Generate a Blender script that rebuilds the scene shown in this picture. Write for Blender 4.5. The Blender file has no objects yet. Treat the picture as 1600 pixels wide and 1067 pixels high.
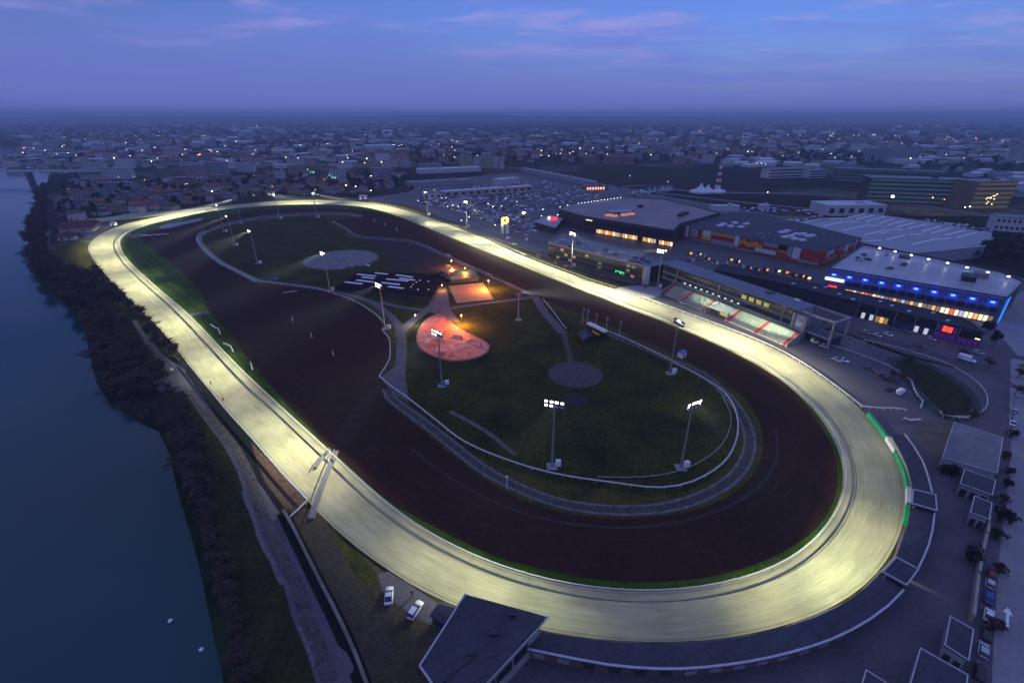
import bpy, bmesh, math, random
from mathutils import Vector, Matrix
from mathutils.geometry import tessellate_polygon
random.seed(11)
R=math.radians
S=bpy.context.scene
C=S.collection
H=100.0; F=750.0; CP=0.9039; YH=178.0; CONST=47.24
def G(px,py,z=0.0):
    d=py-YH; k=(H-z)/H
    return Vector((k*100*(px-800)/(CP*d), k*(91790.0/d-CONST), z))
def hgt(b,t):
    return 100*(1-(91790/(b-YH)-CONST)/(91790/(t-YH)-CONST))
# ------------------------------------------------------------------ materials
MATS={}
def nd(nt,t,**kw):
    n=nt.nodes.new(t)
    for k,v in kw.items(): setattr(n,k,v)
    return n
def mat(name,col,col2=None,scale=0.2,rough=0.85,bump=0.0,metal=0.0,detail=6,spec=0.3,fine=None,coord='Object'):
    if name in MATS: return MATS[name]
    m=bpy.data.materials.new(name); m.use_nodes=True; nt=m.node_tree; b=nt.nodes['Principled BSDF']
    b.inputs['Roughness'].default_value=rough; b.inputs['Metallic'].default_value=metal
    b.inputs['Specular IOR Level'].default_value=spec
    if rough>=.95: b.inputs['Specular IOR Level'].default_value=.04
    if col2 is None: col2=tuple(c*0.72 for c in col)
    tc=nd(nt,'ShaderNodeTexCoord'); no=nd(nt,'ShaderNodeTexNoise'); no.inputs['Scale'].default_value=scale; no.inputs['Detail'].default_value=detail
    no.inputs['Roughness'].default_value=0.62
    nt.links.new(tc.outputs[coord],no.inputs['Vector'])
    rp=nd(nt,'ShaderNodeValToRGB'); rp.color_ramp.elements[0].position=.33; rp.color_ramp.elements[1].position=.68
    rp.color_ramp.elements[0].color=(*col2,1); rp.color_ramp.elements[1].color=(*col,1)
    nt.links.new(no.outputs['Fac'],rp.inputs['Fac'])
    out=rp.outputs['Color']
    if fine:
        n2=nd(nt,'ShaderNodeTexNoise'); n2.inputs['Scale'].default_value=fine[0]; n2.inputs['Detail'].default_value=3
        nt.links.new(tc.outputs[coord],n2.inputs['Vector'])
        r2=nd(nt,'ShaderNodeMapRange'); r2.inputs['From Min'].default_value=.3; r2.inputs['From Max'].default_value=.7
        r2.inputs['To Min'].default_value=1-fine[1]; r2.inputs['To Max'].default_value=1+fine[1]
        nt.links.new(n2.outputs['Fac'],r2.inputs['Value'])
        mx=nd(nt,'ShaderNodeVectorMath',operation='SCALE'); nt.links.new(out,mx.inputs[0]); nt.links.new(r2.outputs[0],mx.inputs['Scale']); out=mx.outputs[0]
    nt.links.new(out,b.inputs['Base Color'])
    if bump:
        bp=nd(nt,'ShaderNodeBump'); bp.inputs['Strength'].default_value=bump; bp.inputs['Distance'].default_value=.3
        nt.links.new(no.outputs['Fac'],bp.inputs['Height']); nt.links.new(bp.outputs['Normal'],b.inputs['Normal'])
    MATS[name]=m; return m
def emat(name,col,strength,sample=False,base=None):
    if name in MATS: return MATS[name]
    m=bpy.data.materials.new(name); m.use_nodes=True; b=m.node_tree.nodes['Principled BSDF']
    b.inputs['Base Color'].default_value=(*(base or [min(.8,c) for c in col]),1); b.inputs['Emission Color'].default_value=(*col,1); b.inputs['Emission Strength'].default_value=strength
    if not sample: m.cycles.emission_sampling='NONE'
    MATS[name]=m; return m
def glass(name,col,rough=.08):
    if name in MATS: return MATS[name]
    m=bpy.data.materials.new(name); m.use_nodes=True; b=m.node_tree.nodes['Principled BSDF']
    b.inputs['Base Color'].default_value=(*col,1); b.inputs['Roughness'].default_value=rough; b.inputs['Specular IOR Level'].default_value=.6
    MATS[name]=m; return m
# ------------------------------------------------------------------ mesh helpers
class MB:
    def __init__(s): s.v=[]; s.f=[]; s.uv=None
    def add(s,vs,fs):
        o=len(s.v); s.v+= [tuple(v) for v in vs]; s.f+=[tuple(i+o for i in f) for f in fs]; return s
    def box(s,c,size,rz=0.0,taper=1.0):
        x,y,z=size[0]/2,size[1]/2,size[2]; ca,sa=math.cos(rz),math.sin(rz); vs=[]
        for zz,t in ((0,1),(z,taper)):
            for dx,dy in ((-x,-y),(x,-y),(x,y),(-x,y)):
                dx*=t; dy*=t
                vs.append((c[0]+dx*ca-dy*sa,c[1]+dx*sa+dy*ca,c[2]+zz))
        return s.add(vs,[(3,2,1,0),(4,5,6,7),(0,1,5,4),(1,2,6,5),(2,3,7,6),(3,0,4,7)])
    def prism(s,pts,z0,z1):
        n=len(pts); a=sum(pts[i][0]*pts[(i+1)%n][1]-pts[(i+1)%n][0]*pts[i][1] for i in range(n))
        if a<0: pts=pts[::-1]
        tri=tessellate_polygon([[Vector((p[0],p[1],0)) for p in pts]])
        vs=[(p[0],p[1],z0) for p in pts]+[(p[0],p[1],z1) for p in pts]
        fs=[]
        for t in tri:
            p=[pts[i] for i in t]
            ar=(p[1][0]-p[0][0])*(p[2][1]-p[0][1])-(p[2][0]-p[0][0])*(p[1][1]-p[0][1])
            t=t if ar>0 else t[::-1]
            fs.append(tuple(i+n for i in t)); fs.append(tuple(t[::-1]))
        fs+=[(i,(i+1)%n,(i+1)%n+n,i+n) for i in range(n)]
        return s.add(vs,fs)
    def fill(s,pts,z):
        tri=tessellate_polygon([[Vector((p[0],p[1],0)) for p in pts]]); fs=[]
        for t in tri:
            p=[pts[i] for i in t]
            ar=(p[1][0]-p[0][0])*(p[2][1]-p[0][1])-(p[2][0]-p[0][0])*(p[1][1]-p[0][1])
            fs.append(tuple(t) if ar>0 else tuple(t[::-1]))
        return s.add([(p[0],p[1],z) for p in pts],fs)
    def tube(s,p0,p1,r0,r1=None,n=6):
        r1=r0 if r1 is None else r1; p0=Vector(p0); p1=Vector(p1); d=(p1-p0)
        if d.length<1e-6: return s
        d.normalize(); u=d.orthogonal().normalized(); w=d.cross(u)
        vs=[]
        for p,r in ((p0,r0),(p1,r1)):
            for i in range(n):
                a=2*math.pi*i/n; vs.append(p+u*(r*math.cos(a))+w*(r*math.sin(a)))
        return s.add(vs,[(i,(i+1)%n,(i+1)%n+n,i+n) for i in range(n)]+[tuple(range(n))[::-1],tuple(range(n,2*n))])
    def path(s,pts,r,n=5,closed=False):
        m=len(pts)
        for i in range(m if closed else m-1): s.tube(pts[i],pts[(i+1)%m],r,r,n)
        return s
    def sphere(s,c,r,n=8,k=5,sz=1.0):
        vs=[(c[0],c[1],c[2]-r*sz)]
        for j in range(1,k):
            a=math.pi*j/k-math.pi/2
            for i in range(n):
                b=2*math.pi*i/n; vs.append((c[0]+r*math.cos(a)*math.cos(b),c[1]+r*math.cos(a)*math.sin(b),c[2]+r*sz*math.sin(a)))
        vs.append((c[0],c[1],c[2]+r*sz)); fs=[]
        for i in range(n):
            fs.append((0,1+(i+1)%n,1+i)); L=1+(k-2)*n
            fs.append((L+i,L+(i+1)%n,len(vs)-1))
            for j in range(k-2): fs.append((1+j*n+i,1+j*n+(i+1)%n,1+(j+1)*n+(i+1)%n,1+(j+1)*n+i))
        return s.add(vs,fs)
    def ribbon(s,pts,w,z0,z1=None,closed=False):
        # flat band (or low wall if z1) following a line
        L,Rr=offset_line(pts,w/2,closed),offset_line(pts,-w/2,closed); n=len(pts); m=n if closed else n-1
        if z1 is None:
            vs=[(p[0],p[1],z0) for p in L]+[(p[0],p[1],z0) for p in Rr]
            return s.add(vs,[(i,i+n,(i+1)%n+n,(i+1)%n) for i in range(m)])
        vs=[(p[0],p[1],z) for z in (z0,z1) for q in (L,Rr) for p in q]
        fs=[]
        for i in range(m):
            j=(i+1)%n
            fs+=[(2*n+i,3*n+i,3*n+j,2*n+j),(i,2*n+i,2*n+j,j),(n+i,n+j,3*n+j,3*n+i)]
        if not closed: fs+=[(0,n,3*n,2*n),(n-1,3*n-1,4*n-1,2*n-1)]
        return s.add(vs,fs)
    def mesh(s,name,smooth=False):
        me=bpy.data.meshes.new(name); me.from_pydata(s.v,[],s.f)
        if smooth:
            for p in me.polygons: p.use_smooth=True
        me.update(); return me
    def build(s,name,m,parent=None,smooth=False,**props):
        me=s.mesh(name,smooth); me.materials.append(m)
        o=bpy.data.objects.new(name,me); C.objects.link(o)
        if parent: o.parent=parent
        for k,v in props.items(): o[k]=v
        return o
def offset_line(pts,off,closed=False):
    n=len(pts); out=[]
    for i in range(n):
        a=Vector(pts[(i-1)%n][:2]) if (closed or i>0) else Vector(pts[i][:2])
        b=Vector(pts[(i+1)%n][:2]) if (closed or i<n-1) else Vector(pts[i][:2])
        t=b-a
        t=t.normalized() if t.length>1e-9 else Vector((1,0))
        out.append(Vector((pts[i][0]-t.y*off,pts[i][1]+t.x*off)))
    return out
def W(pxs,z=0.0): return [G(x,y,z) for x,y in pxs]
def spline(pts,step=4.0,closed=False):
    n=len(pts); out=[]
    P=[Vector((p[0],p[1],p[2] if len(p)>2 else 0)) for p in pts]
    for i in range(n if closed else n-1):
        p1,p2=P[i],P[(i+1)%n]
        p0=P[(i-1)%n] if (closed or i>0) else p1*2-p2
        p3=P[(i+2)%n] if (closed or i<n-2) else p2*2-p1
        k=max(1,int((p2-p1).length/step))
        t1=(p2-p0); t2=(p3-p1); L=(p2-p1).length
        # limit tangents (centripetal-like)
        t1=t1.normalized()*L if t1.length>0 else t1; t2=t2.normalized()*L if t2.length>0 else t2
        for j in range(k):
            u=j/k; u2=u*u; u3=u2*u
            out.append(p1*(2*u3-3*u2+1)+t1*(u3-2*u2+u)+p2*(-2*u3+3*u2)+t2*(u3-u2))
    if not closed: out.append(P[-1])
    return out
def resample(pts,step):
    out=[Vector(pts[0])]; acc=0
    for i in range(1,len(pts)):
        a=Vector(pts[i-1]); b=Vector(pts[i]); L=(b-a).length
        if L<1e-9: continue
        pos=step-acc
        while pos<=L:
            out.append(a+(b-a)*(pos/L)); pos+=step
        acc=(acc+L)%step
    return out
def thing(name,label,cat,loc=(0,0,0),rz=0.0,group=None):
    o=bpy.data.objects.new(name,None); C.objects.link(o); o.location=loc; o.rotation_euler=(0,0,rz); o.empty_display_size=.5
    o['label']=label; o['category']=cat
    if group: o['group']=group
    return o
def tag(o,label,cat,group=None):
    o['label']=label; o['category']=cat
    if group: o['group']=group
    return o
def struct(name,mb,m,kind='structure'):
    o=mb.build(name,m); o['kind']=kind; return o
def dup(root,loc,rz=0.0,label=None,group=None,sc=None,matmap=None):
    r=root.copy(); C.objects.link(r); r.location=loc; r.rotation_euler=(0,0,rz)
    if sc: r.scale=sc if hasattr(sc,'__len__') else (sc,sc,sc)
    if label: r['label']=label
    if group: r['group']=group
    for ch in list(root.children):
        if ch.type=='LIGHT': continue
        c=ch.copy(); C.objects.link(c); c.parent=r
        for g in ch.children:
            d=g.copy(); C.objects.link(d); d.parent=c
    return r
def inpoly(x,y,poly):
    c=False; n=len(poly)
    for i in range(n):
        x1,y1=poly[i][:2]; x2,y2=poly[i-1][:2]
        if (y1>y)!=(y2>y) and x<(x2-x1)*(y-y1)/(y2-y1)+x1: c=not c
    return c
# palette
grass=mat('grass_lawn',(.056,.056,.010),(.017,.022,.006),.06,.95,fine=(.9,.5),detail=10)
grass_dry=mat('grass_verge',(.085,.075,.016),(.030,.034,.009),.12,.95,fine=(1.3,.35))
grass_green=mat('grass_bright',(.060,.105,.012),(.026,.050,.007),.10,.95,fine=(1.1,.3))
dirt=mat('dirt_red',(.050,.021,.014),(.030,.016,.011),.035,.95,fine=(.6,.25))
gravel=mat('gravel_path',(.15,.135,.125),(.08,.072,.068),.35,.95,fine=(2.5,.25))
pathm=mat('asphalt_path',(.115,.105,.110),(.085,.078,.082),.25,.9,fine=(2.,.12))
asph=mat('asphalt',(.108,.098,.112),(.070,.062,.072),.06,.8,fine=(1.5,.2))
asph_light=mat('asphalt_worn',(.27,.255,.27),(.19,.18,.195),.05,.8,fine=(1.,.12))
conc=mat('concrete',(.32,.31,.30),(.22,.21,.20),.4,.9,fine=(3.,.1))
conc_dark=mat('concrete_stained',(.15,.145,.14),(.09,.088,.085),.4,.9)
railw=mat('rail_white',(.50,.50,.48),(.38,.38,.36),.8,.6)
white=mat('white_paint',(.78,.78,.76),(.6,.6,.58),.8,.6)
steel=mat('galvanised_steel',(.36,.37,.39),(.25,.26,.28),.6,.5,metal=.5)
darksteel=mat('dark_steel',(.06,.065,.075),(.04,.04,.05),.6,.5,metal=.4)
roof_slate=mat('roof_felt_slate',(.062,.064,.080),(.046,.047,.058),.16,.8,fine=(1.4,.12))
def seams(m,sx,sy,dark):
    nt=m.node_tree; pb=nt.nodes['Principled BSDF']; src=pb.inputs['Base Color'].links[0].from_socket
    tc=nd(nt,'ShaderNodeTexCoord'); mp=nd(nt,'ShaderNodeMapping'); mp.inputs['Rotation'].default_value=(0,0,R(-28)); nt.links.new(tc.outputs['Object'],mp.inputs[0])
    bt=nd(nt,'ShaderNodeTexBrick'); bt.inputs['Scale'].default_value=1; bt.inputs['Brick Width'].default_value=sx; bt.inputs['Row Height'].default_value=sy; bt.inputs['Mortar Size'].default_value=.09; bt.inputs['Color1'].default_value=(1,1,1,1); bt.inputs['Color2'].default_value=(.82,.82,.84,1); bt.inputs['Mortar'].default_value=(dark,dark,dark,1); nt.links.new(mp.outputs[0],bt.inputs['Vector'])
    mu=nd(nt,'ShaderNodeMix',data_type='RGBA',blend_type='MULTIPLY'); mu.inputs[0].default_value=1; nt.links.new(src,mu.inputs[6]); nt.links.new(bt.outputs['Color'],mu.inputs[7]); nt.links.new(mu.outputs[2],pb.inputs['Base Color'])
seams(roof_slate,9,2.4,.6)
roof_grey=mat('roof_membrane_grey',(.19,.19,.20),(.12,.12,.13),.09,.5,fine=(.8,.15))
bark=mat('bark',(.05,.042,.036),(.03,.026,.022),1.,.95)
twig=mat('bare_twigs',(.15,.115,.085),(.065,.052,.042),.25,.95)
leaf=mat('dark_foliage',(.022,.030,.018),(.010,.015,.010),.5,.9)
leaf2=mat('olive_foliage',(.040,.042,.020),(.020,.022,.012),.5,.9)

seams(roof_grey,14,4,.7)
SUN_EL=10.0; SKY_TINT=(.68,.75,1.58); SKY_STR=.09; STRATUS=(1.6,2.1,6.5); CLOUD_DARK=(1.9,2.7,8.0); CLOUD_PINK=(4.2,3.9,8.6); SUN_STR=.03; HAZE=.00016; HAZE_COL=(.66,.80,1); ADDED_ZENITH=(2.9,3.6,8.4); EXPO=0
# ------------------------------------------------------------------ terrain, river, sky
BANK=[(420,1300),(385,1120),(372,1040),(352,960),(338,900),(325,850),(308,800),(292,750),(280,700),(262,665),(240,655),(215,640),(185,625),(162,590),(150,545),(140,505),(112,472),(80,445),(60,420),(50,395),(55,360),(68,325),(70,300),(76,284),(80,272)]
bank=[Vector((-30,-600,0)),Vector((-38,-120,0))]+W(BANK)
far=[G(20,252),G(-200,254)]
poly=bank+[Vector((-760,1010,0)),Vector((-880,1110,0)),Vector((-1250,1230,0)),Vector((-2400,1380,0)),Vector((-30000,1500,0)),Vector((-30000,31000,0)),Vector((30000,31000,0)),Vector((30000,-30000,0)),Vector((-30,-30000,0))]
gm=MB(); gm.fill(poly,0.0)
b3=[(p[0],p[1]) for p in poly[:len(bank)+5]]
n=len(b3)
gm.add([(p[0],p[1],0) for p in b3]+[(p[0]-5,p[1]-1,-3.2) for p in b3],[(i+1,i,i+n,i+1+n) for i in range(n-1)])
lb=[(-90,-30000),(-150,-400),(-260,0),(-420,330),(-700,640),(-980,880),(-1400,960),(-2600,1080),(-30000,1150),(-30000,-30000)]
gm.fill(lb,0.0)
n=len(lb)-1
gm.add([(p[0],p[1],0) for p in lb[:n]]+[(p[0]+5,p[1]-1,-3.2) for p in lb[:n]],[(i,i+1,i+1+n,i+n) for i in range(n-1)])
m=mat('town_ground',(.044,.042,.026),(.018,.020,.016),.012,.95,fine=(.11,.5))
nt=m.node_tree; pb=nt.nodes['Principled BSDF']; src=pb.inputs['Base Color'].links[0].from_socket
tcx=nd(nt,'ShaderNodeTexCoord'); vo=nd(nt,'ShaderNodeTexVoronoi'); vo.inputs['Scale'].default_value=.0075; vo.distance='CHEBYCHEV'; nt.links.new(tcx.outputs['Object'],vo.inputs['Vector'])
hs=nd(nt,'ShaderNodeSeparateColor'); nt.links.new(vo.outputs['Color'],hs.inputs[0])
rr1=nd(nt,'ShaderNodeValToRGB'); cr=rr1.color_ramp; cr.interpolation='CONSTANT'
cr.elements[0].position=0; cr.elements[0].color=(.55,.75,.45,1); cr.elements[1].position=.3; cr.elements[1].color=(1.3,1.0,.85,1)
for p_,c_ in ((.5,(.8,.8,.9,1)),(.68,(2.2,2.1,2.2,1)),(.8,(.5,.55,.45,1)),(.92,(3.4,3.0,2.6,1))): e_=cr.elements.new(p_); e_.color=c_
nt.links.new(hs.outputs[0],rr1.inputs['Fac'])
mu=nd(nt,'ShaderNodeMix',data_type='RGBA',blend_type='MULTIPLY'); mu.inputs[0].default_value=1; nt.links.new(src,mu.inputs[6]); nt.links.new(rr1.outputs[0],mu.inputs[7]); nt.links.new(mu.outputs[2],pb.inputs['Base Color'])
struct('ground',gm,m)
wm=bpy.data.materials.new('river_water'); wm.use_nodes=True; nt=wm.node_tree; b=nt.nodes['Principled BSDF']
b.inputs['Base Color'].default_value=(.006,.036,.032,1); b.inputs['Roughness'].default_value=.10; b.inputs['IOR'].default_value=1.33
tc=nd(nt,'ShaderNodeTexCoord'); nw=nd(nt,'ShaderNodeTexNoise'); nw.inputs['Scale'].default_value=.011; nw.inputs['Detail'].default_value=3; nt.links.new(tc.outputs['Object'],nw.inputs['Vector'])
rw_=nd(nt,'ShaderNodeValToRGB'); rw_.color_ramp.elements[0].position=.35; rw_.color_ramp.elements[0].color=(.006,.034,.032,1); rw_.color_ramp.elements[1].position=.65; rw_.color_ramp.elements[1].color=(.010,.054,.060,1); nt.links.new(nw.outputs['Fac'],rw_.inputs['Fac']); nt.links.new(rw_.outputs[0],b.inputs['Base Color'])
no=nd(nt,'ShaderNodeTexNoise'); no.inputs['Scale'].default_value=.22; no.inputs['Detail'].default_value=7
bp=nd(nt,'ShaderNodeBump'); bp.inputs['Strength'].default_value=.22; bp.inputs['Distance'].default_value=.3
nt.links.new(tc.outputs['Object'],no.inputs['Vector']); nt.links.new(no.outputs['Fac'],bp.inputs['Height']); nt.links.new(bp.outputs['Normal'],b.inputs['Normal'])
struct('river',MB().fill([(200,-30000),(200,200),(-500,3000),(-30000,3000),(-30000,-30000)][::-1],-2.2),wm)
# low hills on the horizon
hm=MB()
def ridge(x0,x1,y,h,seed,dep=2600):
    rr=random.Random(seed); n=60; vs=[]; ph=[rr.uniform(0,6) for _ in range(4)]
    for i in range(n+1):
        t=i/n; x=x0+(x1-x0)*t; e=math.sin(math.pi*t)**.6
        z=h*e*(.72+.16*math.sin(5*t+ph[0])+.09*math.sin(13*t+ph[1])+.05*math.sin(31*t+ph[2]))
        vs+=[(x,y,-3),(x,y+dep*.5,z),(x,y+dep,-3)]
    fs=[]
    for i in range(n):
        a=i*3; fs+=[(a,a+3,a+4,a+1),(a+1,a+4,a+5,a+2)]
    hm.add(vs,fs)
ridge(-3600,4200,8200,120,3); ridge(-10500,-2500,9500,95,4); ridge(2600,12500,11500,100,5)
struct('hills',hm,mat('hill_woods',(.035,.042,.025),(.018,.022,.014),.004,.95))
# ------------------------------------------------------------------ racecourse sheets
INNER=[(400,323.2),(463,319.9),(526.5,320.6),(564.4,323.2),(602.4,331.5),(653,350),(728.9,381.3),(800,409.5),(901,450.6),(1002.4,489.8),(1053,508.8),(1128.9,541.7),(1200,579),(1238,607),(1275.9,643),(1301.2,681),(1316.4,716.4),(1321,750),(1313.8,784.7),(1291,822.6),(1263,852.7),(1228.9,880.5),(1153,908.3),(1077,923.5),(1001,927.3),(940,923.5),(868.9,912),(813,898),(760,879),(701.9,852.7),(653.8,824),(600,783),(531.4,720),(427.7,625),(377,577),(298.5,495),(242.9,447),(216,423),(197,402),(188.5,385),(189.5,374),(204,362.4),(235.3,351),(288.4,338.3),(345,328.5)]
OUTER=[(400,316.8),(463,313),(526.5,313.3),(577,317),(627.7,327),(690.9,347.2),(754,371.2),(813.9,398.5),(913.8,436.5),(961.9,451.9),(1005,466.8),(1053,483.5),(1128.9,511.3),(1200,540),(1250.6,567),(1301.2,602.4),(1346.7,639),(1387,688),(1407.4,723),(1416.3,756.8),(1418,787),(1412.5,822.6),(1397.3,863),(1377,893),(1331.5,934.9),(1275.9,964),(1203.6,985.5),(1127.7,1000.6),(1026.5,1007),(940,1001),(900,995.6),(843.6,986.7),(760,966),(681.7,938.7),(605.8,890.6),(540,843.8),(482,785),(440.3,740),(392.3,684.4),(351.8,639),(300,577),(253,517),(210,475),(172,437),(148,407.9),(137.9,390.7),(138.6,382.6),(149.3,371.2),(168.2,359.8),(202.4,348.5),(255.5,337.1),(330,324.5)]
inner=spline(W(INNER),4,True); outer=spline(W(OUTER),4,True)
def smooth_loop(P,it):
    n=len(P)
    for _ in range(it): P=[(P[i-1]+P[i]*2+P[(i+1)%n])/4 for i in range(n)]
    return P
inner=smooth_loop(resample(inner+[inner[0]],5),6); outer=smooth_loop(resample(outer+[outer[0]],5),6)
def nearest_match(A,B):
    # monotone nearest matching from loop A to loop B
    nB=len(B); out=[]; j=min(range(nB),key=lambda k:(B[k]-A[0]).length)
    for p in A:
        best=min(range(-2,10),key=lambda k:(B[(j+k)%nB]-p).length); 
        j=(j+best)%nB; 
        a=B[j]; c=B[(j+1)%nB]; z=B[j-1]
        q=a
        for s0,s1 in ((z,a),(a,c)):
            d=s1-s0; t=max(0,min(1,(p-s0).dot(d)/max(1e-9,d.length_squared))); w=s0+d*t
            if (w-p).length<(q-p).length: q=w
        out.append(q)
    return out
oinner=nearest_match(inner,outer)
def strip_uv(name,A,B,z,m,closed=True,kind='structure'):
    me=bpy.data.meshes.new(name); n=len(A); K=7
    vs=[]; 
    for a,b in zip(A,B):
        for k in range(K): q=a.lerp(b,k/(K-1)); vs.append((q.x,q.y,z))
    fs=[]; mm=n if closed else n-1
    for i in range(mm):
        j=(i+1)%n
        for k in range(K-1): fs.append((i*K+k,j*K+k,j*K+k+1,i*K+k+1))
    me.from_pydata(vs,[],fs); uv=me.uv_layers.new(name='UVMap')
    acc=[0]
    for i in range(mm): acc.append(acc[-1]+(A[(i+1)%n]-A[i]).length)
    li=0
    for i in range(mm):
        for k in range(K-1):
            for (ii,kk) in ((i,k),(i+1,k),(i+1,k+1),(i,k+1)):
                uv.data[li].uv=(kk/(K-1),acc[ii]/20.0); li+=1
    me.update()
    # face up
    if me.polygons[0].normal.z<0: me.flip_normals()
    me.materials.append(m); o=bpy.data.objects.new(name,me); C.objects.link(o); o['kind']=kind; return o
def sand_material():
    m=bpy.data.materials.new('sand_track'); m.use_nodes=True; nt=m.node_tree; b=nt.nodes['Principled BSDF']; b.inputs['Roughness'].default_value=.92; b.inputs['Specular IOR Level'].default_value=.15
    L=nt.links.new
    uv=nd(nt,'ShaderNodeUVMap'); mp=nd(nt,'ShaderNodeMapping'); mp.inputs['Scale'].default_value=(70,2.2,1); L(uv.outputs[0],mp.inputs[0])
    n1=nd(nt,'ShaderNodeTexNoise'); n1.inputs['Scale'].default_value=1; n1.inputs['Detail'].default_value=5; n1.inputs['Roughness'].default_value=.7; L(mp.outputs[0],n1.inputs['Vector'])
    mp2=nd(nt,'ShaderNodeMapping'); mp2.inputs['Scale'].default_value=(9,.5,1); L(uv.outputs[0],mp2.inputs[0])
    n2=nd(nt,'ShaderNodeTexNoise'); n2.inputs['Scale'].default_value=1; n2.inputs['Detail'].default_value=3; L(mp2.outputs[0],n2.inputs['Vector'])
    mp3=nd(nt,'ShaderNodeMapping'); mp3.inputs['Scale'].default_value=(2.5,2.2,1); L(uv.outputs[0],mp3.inputs[0])
    n3=nd(nt,'ShaderNodeTexNoise'); n3.inputs['Scale'].default_value=1; n3.inputs['Detail'].default_value=8; L(mp3.outputs[0],n3.inputs['Vector'])
    r=nd(nt,'ShaderNodeValToRGB'); r.color_ramp.elements[0].position=.35; r.color_ramp.elements[0].color=(.285,.268,.152,1); r.color_ramp.elements[1].position=.66; r.color_ramp.elements[1].color=(.43,.41,.255,1); L(n1.outputs['Fac'],r.inputs['Fac'])
    def scale(col,fac,lo,hi,a=.3,c=.7):
        mr=nd(nt,'ShaderNodeMapRange'); mr.inputs['From Min'].default_value=a; mr.inputs['From Max'].default_value=c; mr.inputs['To Min'].default_value=lo; mr.inputs['To Max'].default_value=hi; L(fac,mr.inputs['Value'])
        v=nd(nt,'ShaderNodeVectorMath',operation='SCALE'); L(col,v.inputs[0]); L(mr.outputs[0],v.inputs['Scale']); return v.outputs[0]
    c=scale(r.outputs[0],n2.outputs['Fac'],.90,1.08); c=scale(c,n3.outputs['Fac'],.82,1.12)
    # dark drainage line a few metres from the inner rail
    sp=nd(nt,'ShaderNodeSeparateXYZ'); L(uv.outputs[0],sp.inputs[0])
    for pos,w,dk in ((.225,.007,.30),(.06,.012,.75),(.955,.012,.7)):
        s=nd(nt,'ShaderNodeMath',operation='SUBTRACT'); L(sp.outputs[0],s.inputs[0]); s.inputs[1].default_value=pos
        a=nd(nt,'ShaderNodeMath',operation='ABSOLUTE'); L(s.outputs[0],a.inputs[0])
        mr=nd(nt,'ShaderNodeMapRange'); mr.interpolation_type='SMOOTHSTEP'; mr.inputs['From Min'].default_value=w*.5; mr.inputs['From Max'].default_value=w*1.9; mr.inputs['To Min'].default_value=dk; mr.inputs['To Max'].default_value=1; L(a.outputs[0],mr.inputs['Value'])
        v=nd(nt,'ShaderNodeVectorMath',operation='SCALE'); L(c,v.inputs[0]); L(mr.outputs[0],v.inputs['Scale']); c=v.outputs[0]
    L(c,b.inputs['Base Color'])
    bp=nd(nt,'ShaderNodeBump'); bp.inputs['Strength'].default_value=.8; bp.inputs['Distance'].default_value=.08; L(n1.outputs['Fac'],bp.inputs['Height']); L(bp.outputs[0],b.inputs['Normal'])
    return m
sandm=sand_material()
strip_uv('sand_track',inner,oinner,.06,sandm)
# chute
CU=[(120,343.5),(141.7,342),(174.5,338.4),(211,332.8),(255,329.8),(300,326),(345,321.5)]; CL=[(120,351),(144.3,349),(174.5,345.6),(211,341.5),(255,336.4),(300,331.5),(345,325.5)]
strip_uv('sand_chute',resample(spline(W(CL),5),6)[:60],resample(spline(W(CU),5),6)[:60],.045,sandm,False)
def sheet(name,pxs,z,m,closed_spline=True,step=4,smooth=0):
    P=spline(W(pxs),step,True) if closed_spline else W(pxs)
    if smooth: P=smooth_loop(P,smooth)
    return struct(name,MB().fill(P,z),m)
struct('grass_strip',MB().fill(inner,.09),grass_green)
DIRT=[(220,367),(242.9,392.7),(265,408),(287,427.8),(313.7,458),(326.3,486),(361.8,527),(397.3,570.6),(447.9,631.3),(493.5,678),(545,728),(600.5,777.3),(640,803),(704.5,837),(767.7,866.5),(843.6,889),(940,907),(1001,910.5),(1077,906.5),(1153,891),(1228.9,860),(1278,823),(1303,782),(1309,745),(1304,710),(1289,676),(1260.7,634),(1231,602),(1200,580.5),(1128.9,543.5),(1053,510.5),(1002.4,491.3),(901,452),(800,411),(728.9,382.5),(653,352),(602.4,334.6),(551.8,328),(501,325.5),(400,328.2),(350,337),(290,351),(250,358)]
sheet('dirt_track',DIRT,.12,dirt)
INF=[(307.4,370),(314,387),(341.5,411),(374,428),(400,443),(450,448.5),(493.6,452.3),(551.8,471.3),(587.2,494),(600,514.3),(607.4,537),(609,565),(595,591),(606,606),(612,633),(661,673.6),(711.8,716.6),(762.4,752),(813,780),(863.6,798),(920,808),(981,811),(1057,804),(1133,779),(1175,743),(1192.4,702),(1188,663.5),(1165,624),(1133,595.5),(1102.6,578.5),(1053,554),(1002.4,531.5),(941.7,506),(888.5,484.7),(850.6,470),(835,462),(800,446),(728.9,415.7),(645.4,379),(600,374),(562,370.5),(540,358),(520,346.8),(535,343.5),(566,339.4),(541.7,334.9),(496,334.3),(450,336.5),(400,341.5),(354,351),(321,361.5)]
inf=spline(W(INF),4,True); sheet('infield_verge',INF,.15,grass_dry)
lawn=MB(); lawn.fill(smooth_loop(offset_line(smooth_loop(inf,3),3.6,True),2) if False else [ (p.x,p.y) for p in smooth_loop(inf,2)],.15)
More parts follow.
